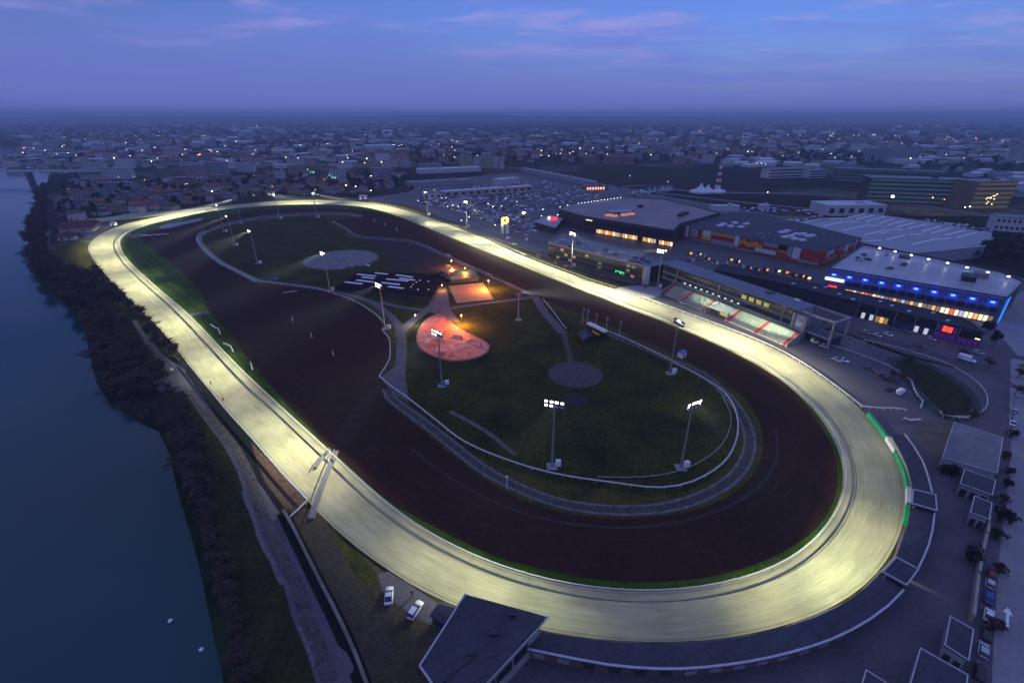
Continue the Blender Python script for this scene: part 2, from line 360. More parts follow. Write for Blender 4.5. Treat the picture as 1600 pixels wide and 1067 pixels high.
# perimeter path: south loop
SP=[(604,608),(610.6,622),(661,660),(711.8,700),(752,731.8),(787.7,752),(838.3,775),(888.9,790),(956,797.8),(1031.8,795),(1095,777.5),(1143,749.5),(1167,716.6),(1171.5,683),(1158,646),(1132,614),(1095,583.5),(1060,568),(1015,548),(960,525),(920,506)]
spl=spline(W(SP),4); struct('perimeter_path',MB().ribbon(spl,4.4,.20),mat('path_worn',(.095,.085,.075),(.05,.046,.04),.5,.95,fine=(2.,.3)))
for off_ in (-1.5,1.6): struct('wheel_track',MB().ribbon([Vector((p[0],p[1],0)) for p in offset_line(spl,off_)],.75,.222),mat('wheel_track_pale',(.20,.185,.175),(.10,.092,.085),.5,.95,fine=(2.,.3)))
# lawns inside
SL=[(618,640),(660,664),(724,702),(790,732),(863,754),(955,766),(1031,776),(1082,764),(1128,736),(1150,700),(1153,664),(1144,634),(1122,611),(1072,582),(1027,559),(964,529),(935,515),(880,500),(845,476),(800,450),(729,421),(690,440),(640,520),(625,560)]
struct('infield_lawn',MB().fill(spline(W(SL),4,True),.19),grass)
NL=[(318,372),(330,392),(352,410),(380,425),(420,437),(500,448),(553,462),(590,480),(630,505),(672,470),(690,440),(722,416),(645,384),(600,379),(556,375),(535,364),(514,349),(500,340),(450,341.5),(400,347),(360,356),(330,365)]
struct('infield_lawn',MB().fill(spline(W(NL),4,True),.185),grass)
struct('perimeter_path',MB().ribbon(spline(W([(566,339),(541,335.7),(496,335.1),(450,337.3),(400,342.3),(354,352),(324,362),(311,371),(318,387),(344,410),(376,426.5),(402,440)]),4),4.4,.215),mat('path_pale',(.23,.22,.20),(.15,.14,.13),.4,.9))
struct('perimeter_path',MB().ribbon(spline(W([(519,346.5),(541,358.5),(560,370.3),(600,374.5),(645,379.3),(690,398),(729,416),(800,446.5),(833,462.3)]),4),3.4,.21),pathm)
sheet('brown_clearing',[(560,372),(645,381),(715,412),(700,424),(640,424),(600,420),(605,398),(580,380)],.205,mat('bare_earth',(.05,.036,.032),(.034,.028,.026),.08,.95,fine=(1.,.2)))
# centre paths
def rib(name,pxs,w,z,m): return struct(name,MB().ribbon(spline(W(pxs),3),w,z),m)
rib('footpath',[(400,439),(463,447),(521.4,456),(577,471),(605,490),(620,506),(627,527),(628,560),(622,600)],4.2,.235,pathm)
rib('footpath',[(592,472),(620,479),(645,483),(664,485)],3.0,.232,pathm)
rib('footpath',[(622,528),(632,514),(652,496),(678,476),(691,463)],5.,.238,pathm)
rib('footpath',[(700,483),(760,474),(800,469.5),(836,464)],3.4,.241,pathm)
rib('footpath',[(836,464),(850,487),(868,508),(880,522)],4.6,.244,pathm)
rib('footpath',[(881,520),(884,535),(888,550),(893,570)],2.6,.247,mat('cobble_path',(.10,.09,.085),(.06,.055,.05),1.2,.95))
struct('footpath',MB().fill(W([(594.8,590.5),(617.6,572.5),(620,530),(635,524),(634,587),(639,632),(612,612)]),.25),pathm)
struct('plaza',MB().fill(W([(678,461),(681,449),(697,449),(699.8,461),(703.6,484),(718.7,504.5),(702,503.5),(686,494),(675.7,489),(664,487)]),.253),pathm)
def disc(px,py,rx,z,m,name,n=40):
    c=G(px,py); return struct(name,MB().fill([(c.x+rx*math.cos(2*math.pi*i/n),c.y+rx*math.sin(2*math.pi*i/n)) for i in range(n)],z),m)
disc(533,405.8,30.5,.225,grass_dry,'gravel_disc_border'); disc(533,405.3,27,.25,mat('pale_gravel',(.22,.21,.21),(.15,.145,.15),.25,.95,fine=(1.5,.15)),'gravel_disc')
disc(899,585,11.5,.225,mat('cobbles',(.12,.105,.10),(.05,.045,.045),.9,.95),'cobbled_disc'); disc(898,625.5,5,.225,mat('cobbles_worn',(.06,.05,.046),(.03,.03,.026),.9,.95),'cobbled_disc')
rib('grass_path',[(588,603),(570,630),(548,665),(530,697)],6.5,.135,mat('dirt_worn',(.055,.027,.023),(.032,.018,.016),.3,.95))
rib('grass_path',[(296,492.5),(318,489),(331,488)],5.,.105,pathm); rib('grass_path',[(207,366),(218,371)],9,.125,pathm)
sheet('shallow_pool',[(248,356),(262,350),(290,346),(312,341.5),(316,344),(290,350.5),(262,357)],.14,mat('wet_clay',(.20,.24,.30),(.08,.09,.09),.15,.4),True)
rib('faint_path',[(703,643),(760,675),(806,712)],1.6,.2,gravel)
# dirt-ring maintenance line
rib('tyre_line',[(640,700),(690,738),(752,775),(820,803),(900,820),(1000,824),(1100,806),(1180,766),(1214,715),(1212,670)],.8,.14,mat('dirt_compacted',(.05,.036,.036),(.03,.022,.022),.4,.9))
# ------------------------------------------------------------------ river side
RL=[(205,500),(220,525),(240,553),(263,583),(293.6,621),(319,656.6),(349,697),(372,742.6),(388,793),(420,873),(443,916),(455.5,964),(475.7,1012),(493,1067),(520,1180)]
RR=[(213,500),(227.8,523),(250.6,552),(296,584),(321.4,621),(351.8,671.8),(392,730),(437,785),(444,806),(466,855),(503.6,923.5),(536.5,986.7),(566.8,1057.6),(610,1160)]
rl=spline(W(RL),4); rr_=spline(W(RR),4)
struct('riverside_road',MB().fill(rl+rr_[::-1],.03),asph)
gl=spline(W([(150,500)]+BANK[:16][::-1]),4)
struct('bank_grass',MB().fill(spline(W([(190,500)]+RL[1:]),4)+W([(420,1150),(385,1080),(372,1020),(352,940),(338,880),(325,830),(308,780),(300,740),(290,700),(275,640),(200,560)]),.015),mat('bank_grass',(.044,.042,.012),(.020,.021,.009),.12,.95,fine=(1.,.4)))
rl2=[p+Vector((1.0,0,0)) for p in rl]
rib('tyre_track',[(x+a,y) for (x,y),a in zip(RL[1:-1],(5,6,8,11,13,15,17,18,20,22,22,22,24))],3.0,.05,mat('muddy_gravel',(.11,.098,.092),(.05,.045,.045),.45,.95,fine=(1.6,.4)))
pmud=mat('pale_mud',(.19,.185,.19),(.05,.047,.047),1.1,.9,fine=(2.,.4))
rib('gravel_edge',[(379,768),(384,782),(391,797),(398,815),(404,838),(413,858),(424,876),(433,898),(441,914)],1.0,.065,pmud)
rib('gravel_edge',[(468,980),(473,994),(479,1006),(486,1026),(491,1045)],.6,.065,pmud)
sheet('puddle',[(527,1008),(541,1020),(553,1045),(548,1054),(538,1045),(530,1025)],.07,glass('puddle_water',(.05,.05,.06),.05),True,2)
struct('gravel_apron',MB().fill(W([(240,597),(268,585),(290,583),(300,610),(283,612),(262,612),(248,612)]),.06),gravel)
rib('bank_path',[(76,360),(73,380),(76,405),(90,425)],4,.03,gravel)
struct('track_embankment',MB().fill(W([(392,690),(440,741),(480,785),(470,792),(450,800),(436,782),(415,755),(402,725)]),.05),mat('brown_earth',(.12,.075,.05),(.05,.035,.026),.5,.95,fine=(1.5,.3)))
shade_mb=MB(); tl=spline(W([(293,572),(330,614),(352,641),(375,668),(396,692)]),4); bl=spline(W([(288,586),(318,622),(345,660),(378,703),(402,728)]),4)
struct('painted_shade_strip',MB().fill(spline(W([(291,571),(328,613),(352,641),(380,674),(405,712),(418,750),(440,788)]),3)+spline(W([(290,583),(318,622),(345,664),(378,720),(410,762),(440,806)]),3)[::-1],.045),mat('shade_strip_dark',(.018,.020,.016),(.010,.012,.011),.8,.95,bump=.4))  # dark strip painted in as the shade below the track edge
yard=W([(446,800),(470,793),(500,800),(520,830),(545,853),(605,897),(680,945),(712,957),(660,1040),(680,1100),(620,1150),(570,1060),(540,990),(500,910)])
struct('dirt_yard',MB().fill(yard,.02),mat('yard_earth',(.088,.070,.038),(.044,.036,.022),.14,.95,fine=(1.2,.3)))
struct('yard_grass',MB().fill(spline(W([(497,815),(520,832),(548,856),(572,876),(590,898),(575,917),(553,915),(535,885),(515,855)]),3,True),.04),grass_dry)
struct('yard_asphalt',MB().fill(W([(590,897),(607,893),(683,942),(712,952),(690,985),(650,965),(600,930)]),.04),asph)
rib('yard_track',[(487,812),(505,850),(535,910),(570,970),(600,1040)],6,.055,mat('yard_rut',(.080,.066,.042),(.050,.042,.028),.5,.95,fine=(2.,.3)))
sheet('bank_lawn',[(88,388),(115,378),(137,381),(137,393),(146,409),(155,425),(120,416),(92,402)],.02,grass_dry)
struct('paddock_yard',MB().fill(W([(118,358),(146,350),(170,349),(178,345),(186,348),(168,358),(150,369),(138,372),(126,366)]),.03),asph)
sheet('trackside_grass',[(560,311),(640,322),(700,345),(770,374),(850,405),(930,432),(1000,448),(1040,456),(1010,464),(960,449),(910,433),(813,395),(754,368),(690,344),(630,324),(577,314)],.035,grass_dry)
sheet('pale_apron',[(962,452),(985,447),(1012,447),(1040,455),(1030,462),(1010,467),(985,459)],.05,conc,True)
# ------------------------------------------------------------------ right side ground
struct('apron',MB().fill(W([(1000,464),(1040,455),(1245,520),(1300,515),(1420,560),(1570,590),(1582,640),(1572,800),(1545,900),(1525,1067),(1520,1200),(700,1200),(760,1040),(860,985),(1027,1009),(1204,988),(1332,937),(1397,870),(1420,790),(1407,720),(1387,686),(1346,637),(1301,603),(1250,568),(1200,541),(1053,484)]),.028),asph)
struct('shopping_forecourt',MB().fill(W([(560,311),(640,300),(660,285),(800,270),(900,282),(1000,300),(1150,325),(1300,355),(1620,440),(1700,520),(1700,640),(1585,640),(1560,590),(1420,555),(1300,512),(1245,519),(1040,455),(930,430),(770,372),(660,328)]),.014),mat('car_park_asphalt',(.085,.078,.082),(.050,.046,.050),.03,.6,fine=(.6,.25)))
struct('side_road',MB().fill(W([(1580,560),(1640,570),(1640,1200),(1545,1200),(1552,1000),(1562,850),(1576,700)]),.042),asph_light)
struct('side_pavement',MB().fill(W([(1545,815),(1556,770),(1574,700),(1582,640),(1586,620),(1577,740),(1562,870),(1553,1000),(1546,1200),(1520,1200),(1526,990),(1533,880)]),.05),mat('paving_dusty',(.12,.11,.13),(.075,.07,.08),.25,.9))
ar=G(1575,965); a2=G(1574.5,975)
arw=MB(); dv=(ar-a2).normalized(); sv=Vector((dv.y,-dv.x,0))
p0=ar-dv*3; p1=ar+dv*1.2
arw.add([p0-sv*.25+Vector((0,0,.06)),p0+sv*.25+Vector((0,0,.06)),p1+sv*.25+Vector((0,0,.06)),p1-sv*.25+Vector((0,0,.06)),p1-sv*.9+Vector((0,0,.06)),p1+sv*.9+Vector((0,0,.06)),p1+dv*2.2+Vector((0,0,.06))],[(0,1,2,3),(4,5,6)])
struct('road_arrow',arw,white)
struct('street',MB().fill(W([(1100,462),(1290,500),(1420,540),(1600,590),(1600,560),(1440,518),(1330,488),(1150,452)]),.036),asph)
struct('plaza_paving',MB().fill(W([(1271,526.5),(1306,518),(1356,534.5),(1343,543),(1324,550)]),.045),conc_dark)
PAD=[(1387,560),(1427.7,559),(1478,581),(1514,605),(1533,632),(1528,648),(1500,660),(1470,653),(1438,632),(1420,605),(1395,580)]
sheet('paddock_ring',PAD,.05,mat('paddock_turf_worn',(.06,.085,.075),(.035,.045,.042),.2,.95))
sheet('paddock_lawn',[(1400,564),(1427.7,564),(1474,586),(1508,612),(1520,634),(1500,648),(1472,641),(1446,617),(1420,590)],.08,mat('paddock_grass',(.030,.042,.016),(.018,.026,.012),.15,.95,fine=(1.,.3)))
struct('grey_sand_yard',MB().fill(W([(1422,672),(1455,655),(1490,661),(1472,713),(1445,708)]),.045),mat('pale_yard',(.13,.115,.10),(.09,.08,.075),.2,.95))
sheet('mall_road',[(1540,480),(1600,455),(1660,470),(1640,560),(1590,555),(1560,520)],.03,asph_light,False)

rib('painted_shade_ribbon',[(441,800),(455,828),(476,871),(499,917),(516,950),(533,986),(552,1030),(574,1090)],3.2,.062,MATS['shade_strip_dark'])  # dark ribbon painted in as the shadow along the boundary wall
palerd=mat('road_pale',(.16,.16,.17),(.11,.11,.12),.05,.9)
for pts,w_ in (([(560,309),(640,318),(700,336),(770,362),(840,388),(900,405)],9),([(640,300),(740,285),(860,276),(960,292),(1060,305),(1180,318),(1300,330)],9),([(1062,330),(1150,334),(1240,340),(1300,336)],7),([(120,318),(240,312),(400,306),(560,300)],5),([(700,262),(800,262),(930,290)],10),([(940,300),(1000,290),(1090,300),(1300,305),(1600,345)],10),([(60,262),(200,262),(500,270),(640,262)],6),([(800,238),(1100,246),(1400,262),(1600,268)],9),([(0,228),(500,226),(900,220),(1600,226)],12)):
    rib('town_road',pts,w_,.022,palerd)
for k,(pts,c1) in enumerate((([(1040,305),(1290,308),(1270,322),(1160,330),(1050,318)],(.030,.026,.016)),([(930,258),(1050,262),(1100,275),(980,282)],(.030,.040,.016)),([(760,264),(820,262),(850,274),(790,280)],(.09,.07,.055)),([(480,214),(560,216),(540,224),(470,222)],(.035,.045,.02)),([(640,190),(1010,192),(1000,203),(640,201)],(.020,.028,.014)),([(120,246),(360,245),(420,252),(220,258)],(.022,.030,.014)),([(1450,262),(1600,270),(1600,285),(1480,278)],(.022,.03,.016)))):
    sheet('field',pts,.012,mat(('meadow','pasture','bare_plot','meadow_far','woodland_floor','park_grass','scrub')[k],c1,tuple(x*.6 for x in c1),.02,.95),True,40)

for off,w_,mm in ((6.0,.5,'dirt_compacted'),(9.5,1.2,'dirt_red'),(11.0,.5,'dirt_compacted'),(14.5,.6,'dirt_compacted')):
    P=smooth_loop([Vector((p[0],p[1],0)) for p in offset_line(inner,-off,True)],8)
    k0=int(len(P)*.02); seg=[p for p in P]
    if mm=='dirt_red': continue
    struct('tyre_line',MB().ribbon(seg,w_,.128,None,True),mat('dirt_ruts',(.062,.034,.026),(.020,.012,.010),.12,.95))
# ------------------------------------------------------------------ floodlight masts
lampw=emat('flood_lamp_white',(1,.98,.90),5.0); lampoff=glass('flood_lamp_glass',(.35,.38,.45))
MH=24.0
def make_mast(label,loc,face,lit=6,box=(1.6,.6),h=MH,small=False):
    t=thing('floodlight_mast',label,'floodlight',loc,0,'floodlight masts around the racecourse')
    MB().tube((0,0,.3),(0,0,h),.42,.20,8).build('mast',steel,t)
    MB().box((0,0,0),(3.2,3.2,.35)).build('base_slab',conc,t)
    if not small:
        cb=MB().box((2.0,.5,.0),(1.6,1.2,2.2)); cb.build('cabinet',white,t)
    ca,sa=math.cos(face),math.sin(face)   # face = direction the lamps look to
    fr=MB(); 
    for k,zz in ((0,h-.2),(1,h-1.5)): fr.tube((-sa*-3,ca*-3,zz),(-sa*3,ca*3,zz),.12,.12,5)
    fr.build('crossarm',steel,t)
    k=0
    for row,zz in ((0,h+.1),(1,h-1.3)):
        for i in range(4):
            u=(i-1.5)*1.6; c=(-sa*u+ca*.5,ca*u+sa*.5,zz-.2)
            f=MB().box(c,(.5,.95,.8),face).build('floodlight',darksteel,t)
            on=k<lit
            q=(c[0]+ca*.262,c[1]+sa*.262,c[2]+.05)
            MB().box(q,(.03,.85,.7),face).build('lamp_glass',lampw if on else lampoff,f)
            k+=1
    return t
def ang(a,b): return math.atan2(b[1]-a[1],b[0]-a[0])
MASTS=[ # px, py, label
(350.4,362.4,'grey floodlight mast farthest left in the infield, beside the dark dirt bend'),
(366.8,383.9,'grey floodlight mast with white cabinet between the two leftmost infield masts'),
(377.5,349.7,'thin far floodlight mast standing on the pale path of the upper infield bend'),
(402.5,412,'tall floodlight mast with white cabinet left of the grey gravel disc'),
(436.7,342,'far floodlight mast on the top bend, left one of the pair by the path'),
(494.9,340,'far floodlight mast on the top bend, right one of the pair by the path'),
(668.2,336,'floodlight mast beside the upper straight nearest the car dealership front'),
(729.6,355,'floodlight mast beside the upper straight next to the round yellow sign post'),
(819.6,376,'floodlight mast among the parked cars behind the upper straight'),
(892.8,416.2,'floodlight mast with white cabinet in front of the low glazed building'),
(1026.9,449.5,'floodlight mast at the left end of the grandstand roof'),
(1046.7,584,'floodlight mast inside the white rail opposite the grandstand seats'),
(1063.4,731.5,'nearest right floodlight mast, with white cabinet, in the lower infield bend'),
(862.3,729.5,'bright floodlight mast nearest the camera, on the lower infield lawn'),
(690.5,603,'floodlight mast beside the blue and white car below the skate bowl'),
(601.5,514.3,'floodlight mast where the infield fence kinks beside the forked path'),
(515.5,454.5,'floodlight mast standing in front of the grey gravel disc'),
(810.2,500,'slim mast with small lamp standing on the lawn under the straight footpath')]
mloc=[G(x,y) for x,y,_ in MASTS]
cen=[(a+b)/2 for a,b in zip(inner,oinner)]
def nearest(p,L): return min(L,key=lambda q:(q-p).length)
mastobj=[]
for i,(x,y,l) in enumerate(MASTS):
    tgt=nearest(mloc[i],cen); lit=[3,3,3,5,3,3,5,5,6,6,7,5,4,6,6,7,6,2][i]
    if i==10: tgt=mloc[i]+Vector((-.6,-1,0))
    mastobj.append(make_mast(l,mloc[i],ang(mloc[i],tgt),lit,h=MH if i!=17 else 15,small=i in(17,2)))
def spot(mi,tgt,tang,half_len,half_w,E,col,blend=.6,z=0.3,extra=1.0):
    t=mastobj[mi]; p=Vector((0,0,(MH if mi!=17 else 15)+.4)); T=Vector(tgt)-mloc[mi]; T.z=z
    d=(T-p); r=d.length; dn=d/r; zax=-dn
    tg=Vector((tang[0],tang[1],0)); xax=(tg-dn*tg.dot(dn)).normalized(); yax=zax.cross(xax)
    M=Matrix((xax,yax,zax)).transposed()
    nrm=Vector((-tg.y,tg.x,0)).normalized(); mx=my=0
    for a in (-1,1):
        for b_ in (-1,1):
            q=T+tg.normalized()*(a*half_len)+nrm*(b_*half_w)-p
            zc=q.dot(dn); mx=max(mx,abs(q.dot(xax)/zc)); my=max(my,abs(q.dot(yax)/zc))
    mm=max(mx,my); ld=bpy.data.lights.new('flood_beam','SPOT'); ld.spot_size=min(R(170),2*math.atan(mm)*1.12); ld.spot_blend=blend; ld.color=col; ld.shadow_soft_size=.35
    s=abs(dn.z); ld.energy=E*r*r/max(s,.06)*4*math.pi*extra
    o=bpy.data.objects.new('flood_beam',ld); C.objects.link(o); o.parent=t; o.matrix_local=Matrix.Translation(p)@M.to_4x4()@Matrix.Diagonal((mx/mm,my/mm,1,1))
    return o
EBASE=7.0
warm=(1,.93,.68); green=(.90,1,.68); neutral=(.99,.97,.72)
ct=resample(cen+[cen[0]],21.0)
rs=random.Random(4)
def todpx(p): # ground point to photo pixel
    d=91790/(p.y+CONST); return 800+p.x*CP*d/100, YH+d
def right_px(x,y): return 650<x<1120 and y<525
allowed_right=[6,7,8,9,10]
for k,p in enumerate(ct):
    x,y=todpx(p); tg=(ct[(k+1)%len(ct)]-ct[k-1]).normalized()
    po=nearest(p,outer); p=p.lerp(po,.12) if not right_px(x,y) else p
    w_=(nearest(p,outer)-nearest(p,inner)).length*.5
    right=(650<x<1120 and y<525)
    cand=allowed_right+[11,14,15,17] if right else [0,1,2,3,4,5,11,12,13,14,15,16]
    dmin_=52 if right else 0
    mi=min([i for i in cand if (mloc[i]-p).length>dmin_],key=lambda i:(mloc[i]-p).length)
    e=1.0
    if right: e=1.75; col=neutral
    elif y<345: e=1.0; col=neutral
    elif x<560 and y<850: e=.76; col=(warm,green,neutral)[k%3]
    elif x>1200 and y<640: e=1.0; col=neutral
    elif x>1200: e=.72*(1.0,.86,1.08)[k%3]; col=(green,neutral,warm)[k%3]
    else:
        e=.56*(1,.9,1.05)[k%3]; col=(warm,neutral,green)[k%3]
        if 820<x<1150: e*=.22
    spot(mi,p,tg,30,w_*(1.12 if right else 1.42),e*EBASE*(1.0 if right else .70),col,.85)
x_=G(1185,955); spot(12,x_,(G(1215,945)-G(1165,965)).normalized(),6,10,.25*EBASE,(1,.9,.45))
x_=G(1330,880); spot(12,x_,(G(1370,830)-G(1300,900)).normalized(),6,10,.12*EBASE,(.85,1,.6))
x_=G(1370,800); spot(12,x_,(G(1370,830)-G(1370,760)).normalized(),6,10,.25*EBASE,(1,.95,.6))

for q,e,L_ in (((232,425),.36,22),((262,455),.34,22),((290,478),.28,22),((352,540),.14,25),((1205,640),.03,25),((340,340),.06,25)):
    x_=G(*q); tt=nearest(x_,ct); k=ct.index(tt); tg=(ct[(k+1)%len(ct)]-ct[k-1]).normalized()
    mi=min((0,1,3,15,16,11),key=lambda i:(mloc[i]-x_).length); spot(mi,x_,tg,L_,9,e*EBASE,(1,1,.75),.9)
x_=G(1085,635); spot(12,x_,(1,0),14,10,.10*EBASE,(1,1,.7),1.0)
# ------------------------------------------------------------------ rails and fences
postmesh={}
def post(parent,p,h,r=.06,m=None,name='post'):
    k=(round(h,2),r,(m or white).name)
    if k not in postmesh:
        me=MB().box((0,0,0),(2*r,2*r,h)).mesh(name); me.materials.append(m or white); postmesh[k]=me
    o=bpy.data.objects.new(name,postmesh[k]); C.objects.link(o); o.parent=parent; o.location=p; return o
def rail(name,label,cat,pts,h=1.2,w=.4,step=12,m=None,group=None,thick=.18,midrail=False):
    o=Vector((pts[0][0],pts[0][1],0)); t=thing(name,label,cat,o,0,group); m=m or railw
    L=[Vector((p[0]-o.x,p[1]-o.y,0)) for p in pts]
    MB().ribbon(L,w,h-thick,h).build('rail',m,t)
    if midrail: MB().ribbon(L,.12,h*.5,h*.5+.12).build('rail',m,t)
    for p in resample(L,step)[:99]: post(t,(p.x,p.y,0),h-thick,.07,m)
    return t
il=[p.copy() for p in smooth_loop(offset_line(inner,0.6,True),1)]
il=[Vector((p[0],p[1],0)) for p in il]; il.append(il[0].copy())
rail('running_rail','long white running rail round the inner edge of the sand track','rail',il,1.3,.3,15)
def pr(name,label,px,h=1.2,w=.4,step=10,m=None,group=None,cat='fence',**k): return rail(name,label,cat,spline(W(px),4),h,w,step,m,group,**k)
pr('running_rail','white running rail between the sand track and the apron, right of the grandstand',[(1005,467),(1053,484.5),(1128.9,512.3),(1200,541),(1250.6,568),(1301.2,603.4),(1346.7,639)],1.3,.5,4,cat='rail')
pr('running_rail','grey running rail beside the upper straight, past the parked cars',[(577,316.5),(627.7,326),(690.9,346.2),(754,370.2),(813.9,397.5),(913.8,435.5),(961.9,451)],1.2,.35,7,steel,cat='rail')
pr('running_rail','white rail on the left edge of the sand track, towards the river',[(294,570),(328,611),(352,641),(392.3,686),(440.3,741.5),(482,786)],1.2,.5,4,cat='rail')
pr('infield_fence','white fence curving round the lower infield lawn',[(592.9,591.4),(605.5,602.8),(643.5,630.6),(684,663),(724.4,693.8),(787.7,721.7),(863.6,744.4),(960,759.6),(1031.8,767),(1082.4,757),(1128,729),(1148,696.4),(1152,663.5),(1143,633),(1122.9,610),(1072,580),(1027.7,556.9),(964.4,526.5),(944,519)],1.5,.5,5)
pr('low_rail','thin pale rail on the lawn just inside the lower white fence',[(1128,620.5),(1141.8,650.8),(1135.5,683.7),(1115.3,709),(1077,731.8),(1031.8,744.4),(981,748),(933,747)],.7,.3,6,mat('weathered_wood',(.30,.30,.27),(.18,.18,.16),.8,.9))
pr('infield_fence','white fence along the kinked path edge left of the skate bowl',[(400,441),(463,448.5),(493.6,452.8),(521,461),(551.8,472),(587.2,494),(601,509),(604,514),(598,519),(608,531),(610,549),(609,565),(602,578),(593.5,590.5)],1.4,.45,5)
pr('infield_fence','pale fence round the left end of the upper infield lawn',[(321,361.5),(309,370),(315,387),(341.5,410.6),(374,427.6),(400,442)],1.4,.5,6)
pr('infield_fence','pale fence along the top bend of the upper infield',[(330,357.5),(354,350.8),(400,341.2),(450,336.2),(496,334.0),(541.7,334.6),(566,339.2)],1.4,.5,8)
pr('infield_fence','grey fence between the dirt bend and the brown clearing',[(519,346.5),(541,358),(560,370),(600,373.7),(645,378.6),(690,397.2),(729,415.4),(770,433)],1.3,.35,8,steel)
pr('apron_fence','white fence across the apron beside the green barrier',[(1346.7,638),(1370,640.5),(1395,641),(1415,643)],1.2,.6,2.5)
pr('paddock_fence','white fence round the far side of the oval parade paddock',[(1349,534),(1390,543),(1427.7,553.5),(1460,564),(1491,577),(1514,591),(1531,606),(1541,622),(1541.5,635),(1531,648),(1510,655),(1487,654)],1.3,.35,4)
pr('paddock_fence','white fence between the parade paddock and the parked cars',[(1276,536.6),(1300,543),(1324,550.5),(1356,562),(1387,574.6),(1408,587),(1424,599)],1.3,.4,4)
pr('paddock_fence','short curved white fence at the near left of the paddock',[(1423,599),(1427.5,612),(1433,622),(1440.5,630),(1437,641)],1.3,.5,3)
pr('paddock_fence','short double white fence at the foot of the paddock',[(1468,646),(1472,652),(1490,655),(1512,657)],1.3,.6,3)
pr('gate_barrier','pale barrier lying across the yard behind the green boards',[(1411,656),(1420,659.5),(1437,658.5)],1.1,.9,3)
pr('roadside_fence','dark mesh fence between the street and the parade paddock',[(1305,515),(1360,527),(1420,546),(1470,562),(1520,579)],1.8,.12,5,darksteel,midrail=True)
pr('white_hurdle_rail','kinked white rail on the grass strip, upper one of two',[(330,509),(336.5,514),(341,515),(344.5,524)],1.0,.5,2.5,cat='rail')
pr('white_hurdle_rail','kinked white rail on the grass strip, lower one of two',[(349,538),(356,540.5),(361,543),(365,552)],1.0,.5,2.5,cat='rail')
pr('white_hurdle_rail','short straight white rail near the lower end of the grass strip',[(392,568),(395,580)],1.0,.45,2.5,cat='rail')
pr('yard_fence','white fence end at the corner of the brown embankment',[(454,812),(467,800),(480,787)],1.2,.45,3)
pr('path_edge_rail','white rail beside the path down to the scoreboard',[(848,469),(862,486),(878,508),(885,516)],1.1,.4,3)
# low walls
def wall(name,label,px,w,h,m,z0=0,cat='wall'):
    P=spline(W(px),5); o=Vector((P[0].x,P[0].y,0)); L=[p-o for p in P]
    b=MB().ribbon(L,w,z0,h).build(name,m); b.location=o; tag(b,label,cat); return b
wall('boundary_wall','long low pale wall along the riverside road below the yard',[(444,801),(458,826),(480,870),(503,916),(520,948),(537,983),(556,1025),(580,1090)],.7,1.1,mat('old_render',(.24,.22,.18),(.12,.11,.09),.4,.95))
for i,(a,b) in enumerate((((1541.5,816),(1538,842)),((1537,845),(1531,869)),((1530,872),(1525,903)),((1523.5,908),(1515.5,972)))):
    wall('roadside_wall',('cream wall panel starting at the smallest flat roofed shed','second cream wall panel below the smallest flat roofed shed','third cream wall panel, beside the dark red parked car','longest cream wall panel, ending at the shed by the silver car')[i],(a,b),.6,2.6,mat('cream_render',(.34,.32,.25),(.24,.22,.17),.4,.9))
# green barrier on the outer bend
gb=spline(W([(1356,650),(1370,668),(1385,688.5),(1398,709),(1409.5,732.5),(1415,750),(1418,767),(1418,792),(1413,822)]),4)
o=gb[0].copy(); t=thing('trackside_barrier','curved green hoarding with white gaps on the outer bend','barrier',o)
gm_=mat('green_hoarding',(.02,.34,.13),(.015,.25,.10),.5,.6)
L=[p-o for p in gb]; n=len(L); cuts=[0,int(n*.27),int(n*.35),int(n*.68),int(n*.73),n-1]
for a,b,m_ in ((0,1,gm_),(1,2,white),(2,3,gm_),(3,4,white),(4,5,gm_)):
    seg=L[cuts[a]:cuts[b]+1]; q=MB().ribbon(seg,1.0,.05,1.7).build('hoarding_panel' if m_ is gm_ else 'gap_panel',m_,t)
MB().ribbon([Vector((p.x,p.y,0)) for p in offset_line(L,.75)],.35,1.0,1.25).build('top_rail',white,t)
# crossing barriers at the left
def bar(label,a,b,w,h):
    P=W([a,b]); o=P[0]; t=thing('crossing_barrier',label,'barrier',o,0,'grey crossing barriers'); L=[p-o for p in P]; k=10; L=[L[0].lerp(L[1],i/k) for i in range(k+1)]
    L=[p+Vector((-.25*math.sin(math.pi*i/k),0,0)) for i,p in enumerate(L)]
    MB().ribbon(L,w,.07,.55).build('base_rail',mat('barrier_grey',(.16,.16,.17),(.11,.11,.12),.6,.8),t)
    MB().ribbon([p+Vector((-w*.5,-.1,0)) for p in L],.14,h-.2,h).build('rail',steel,t)
    for p in L[::2]: post(t,(p.x-w*.5,p.y-.1,0),h-.2,.06,steel)
bar('long grey barrier crossing the sand track beside the brown embankment',(526,706),(487,812),1.3,1.2)
bar('short grey barrier at the inner edge of the track crossing',(516,703),(494,732),.8,1.1)
bx_=MB(); 
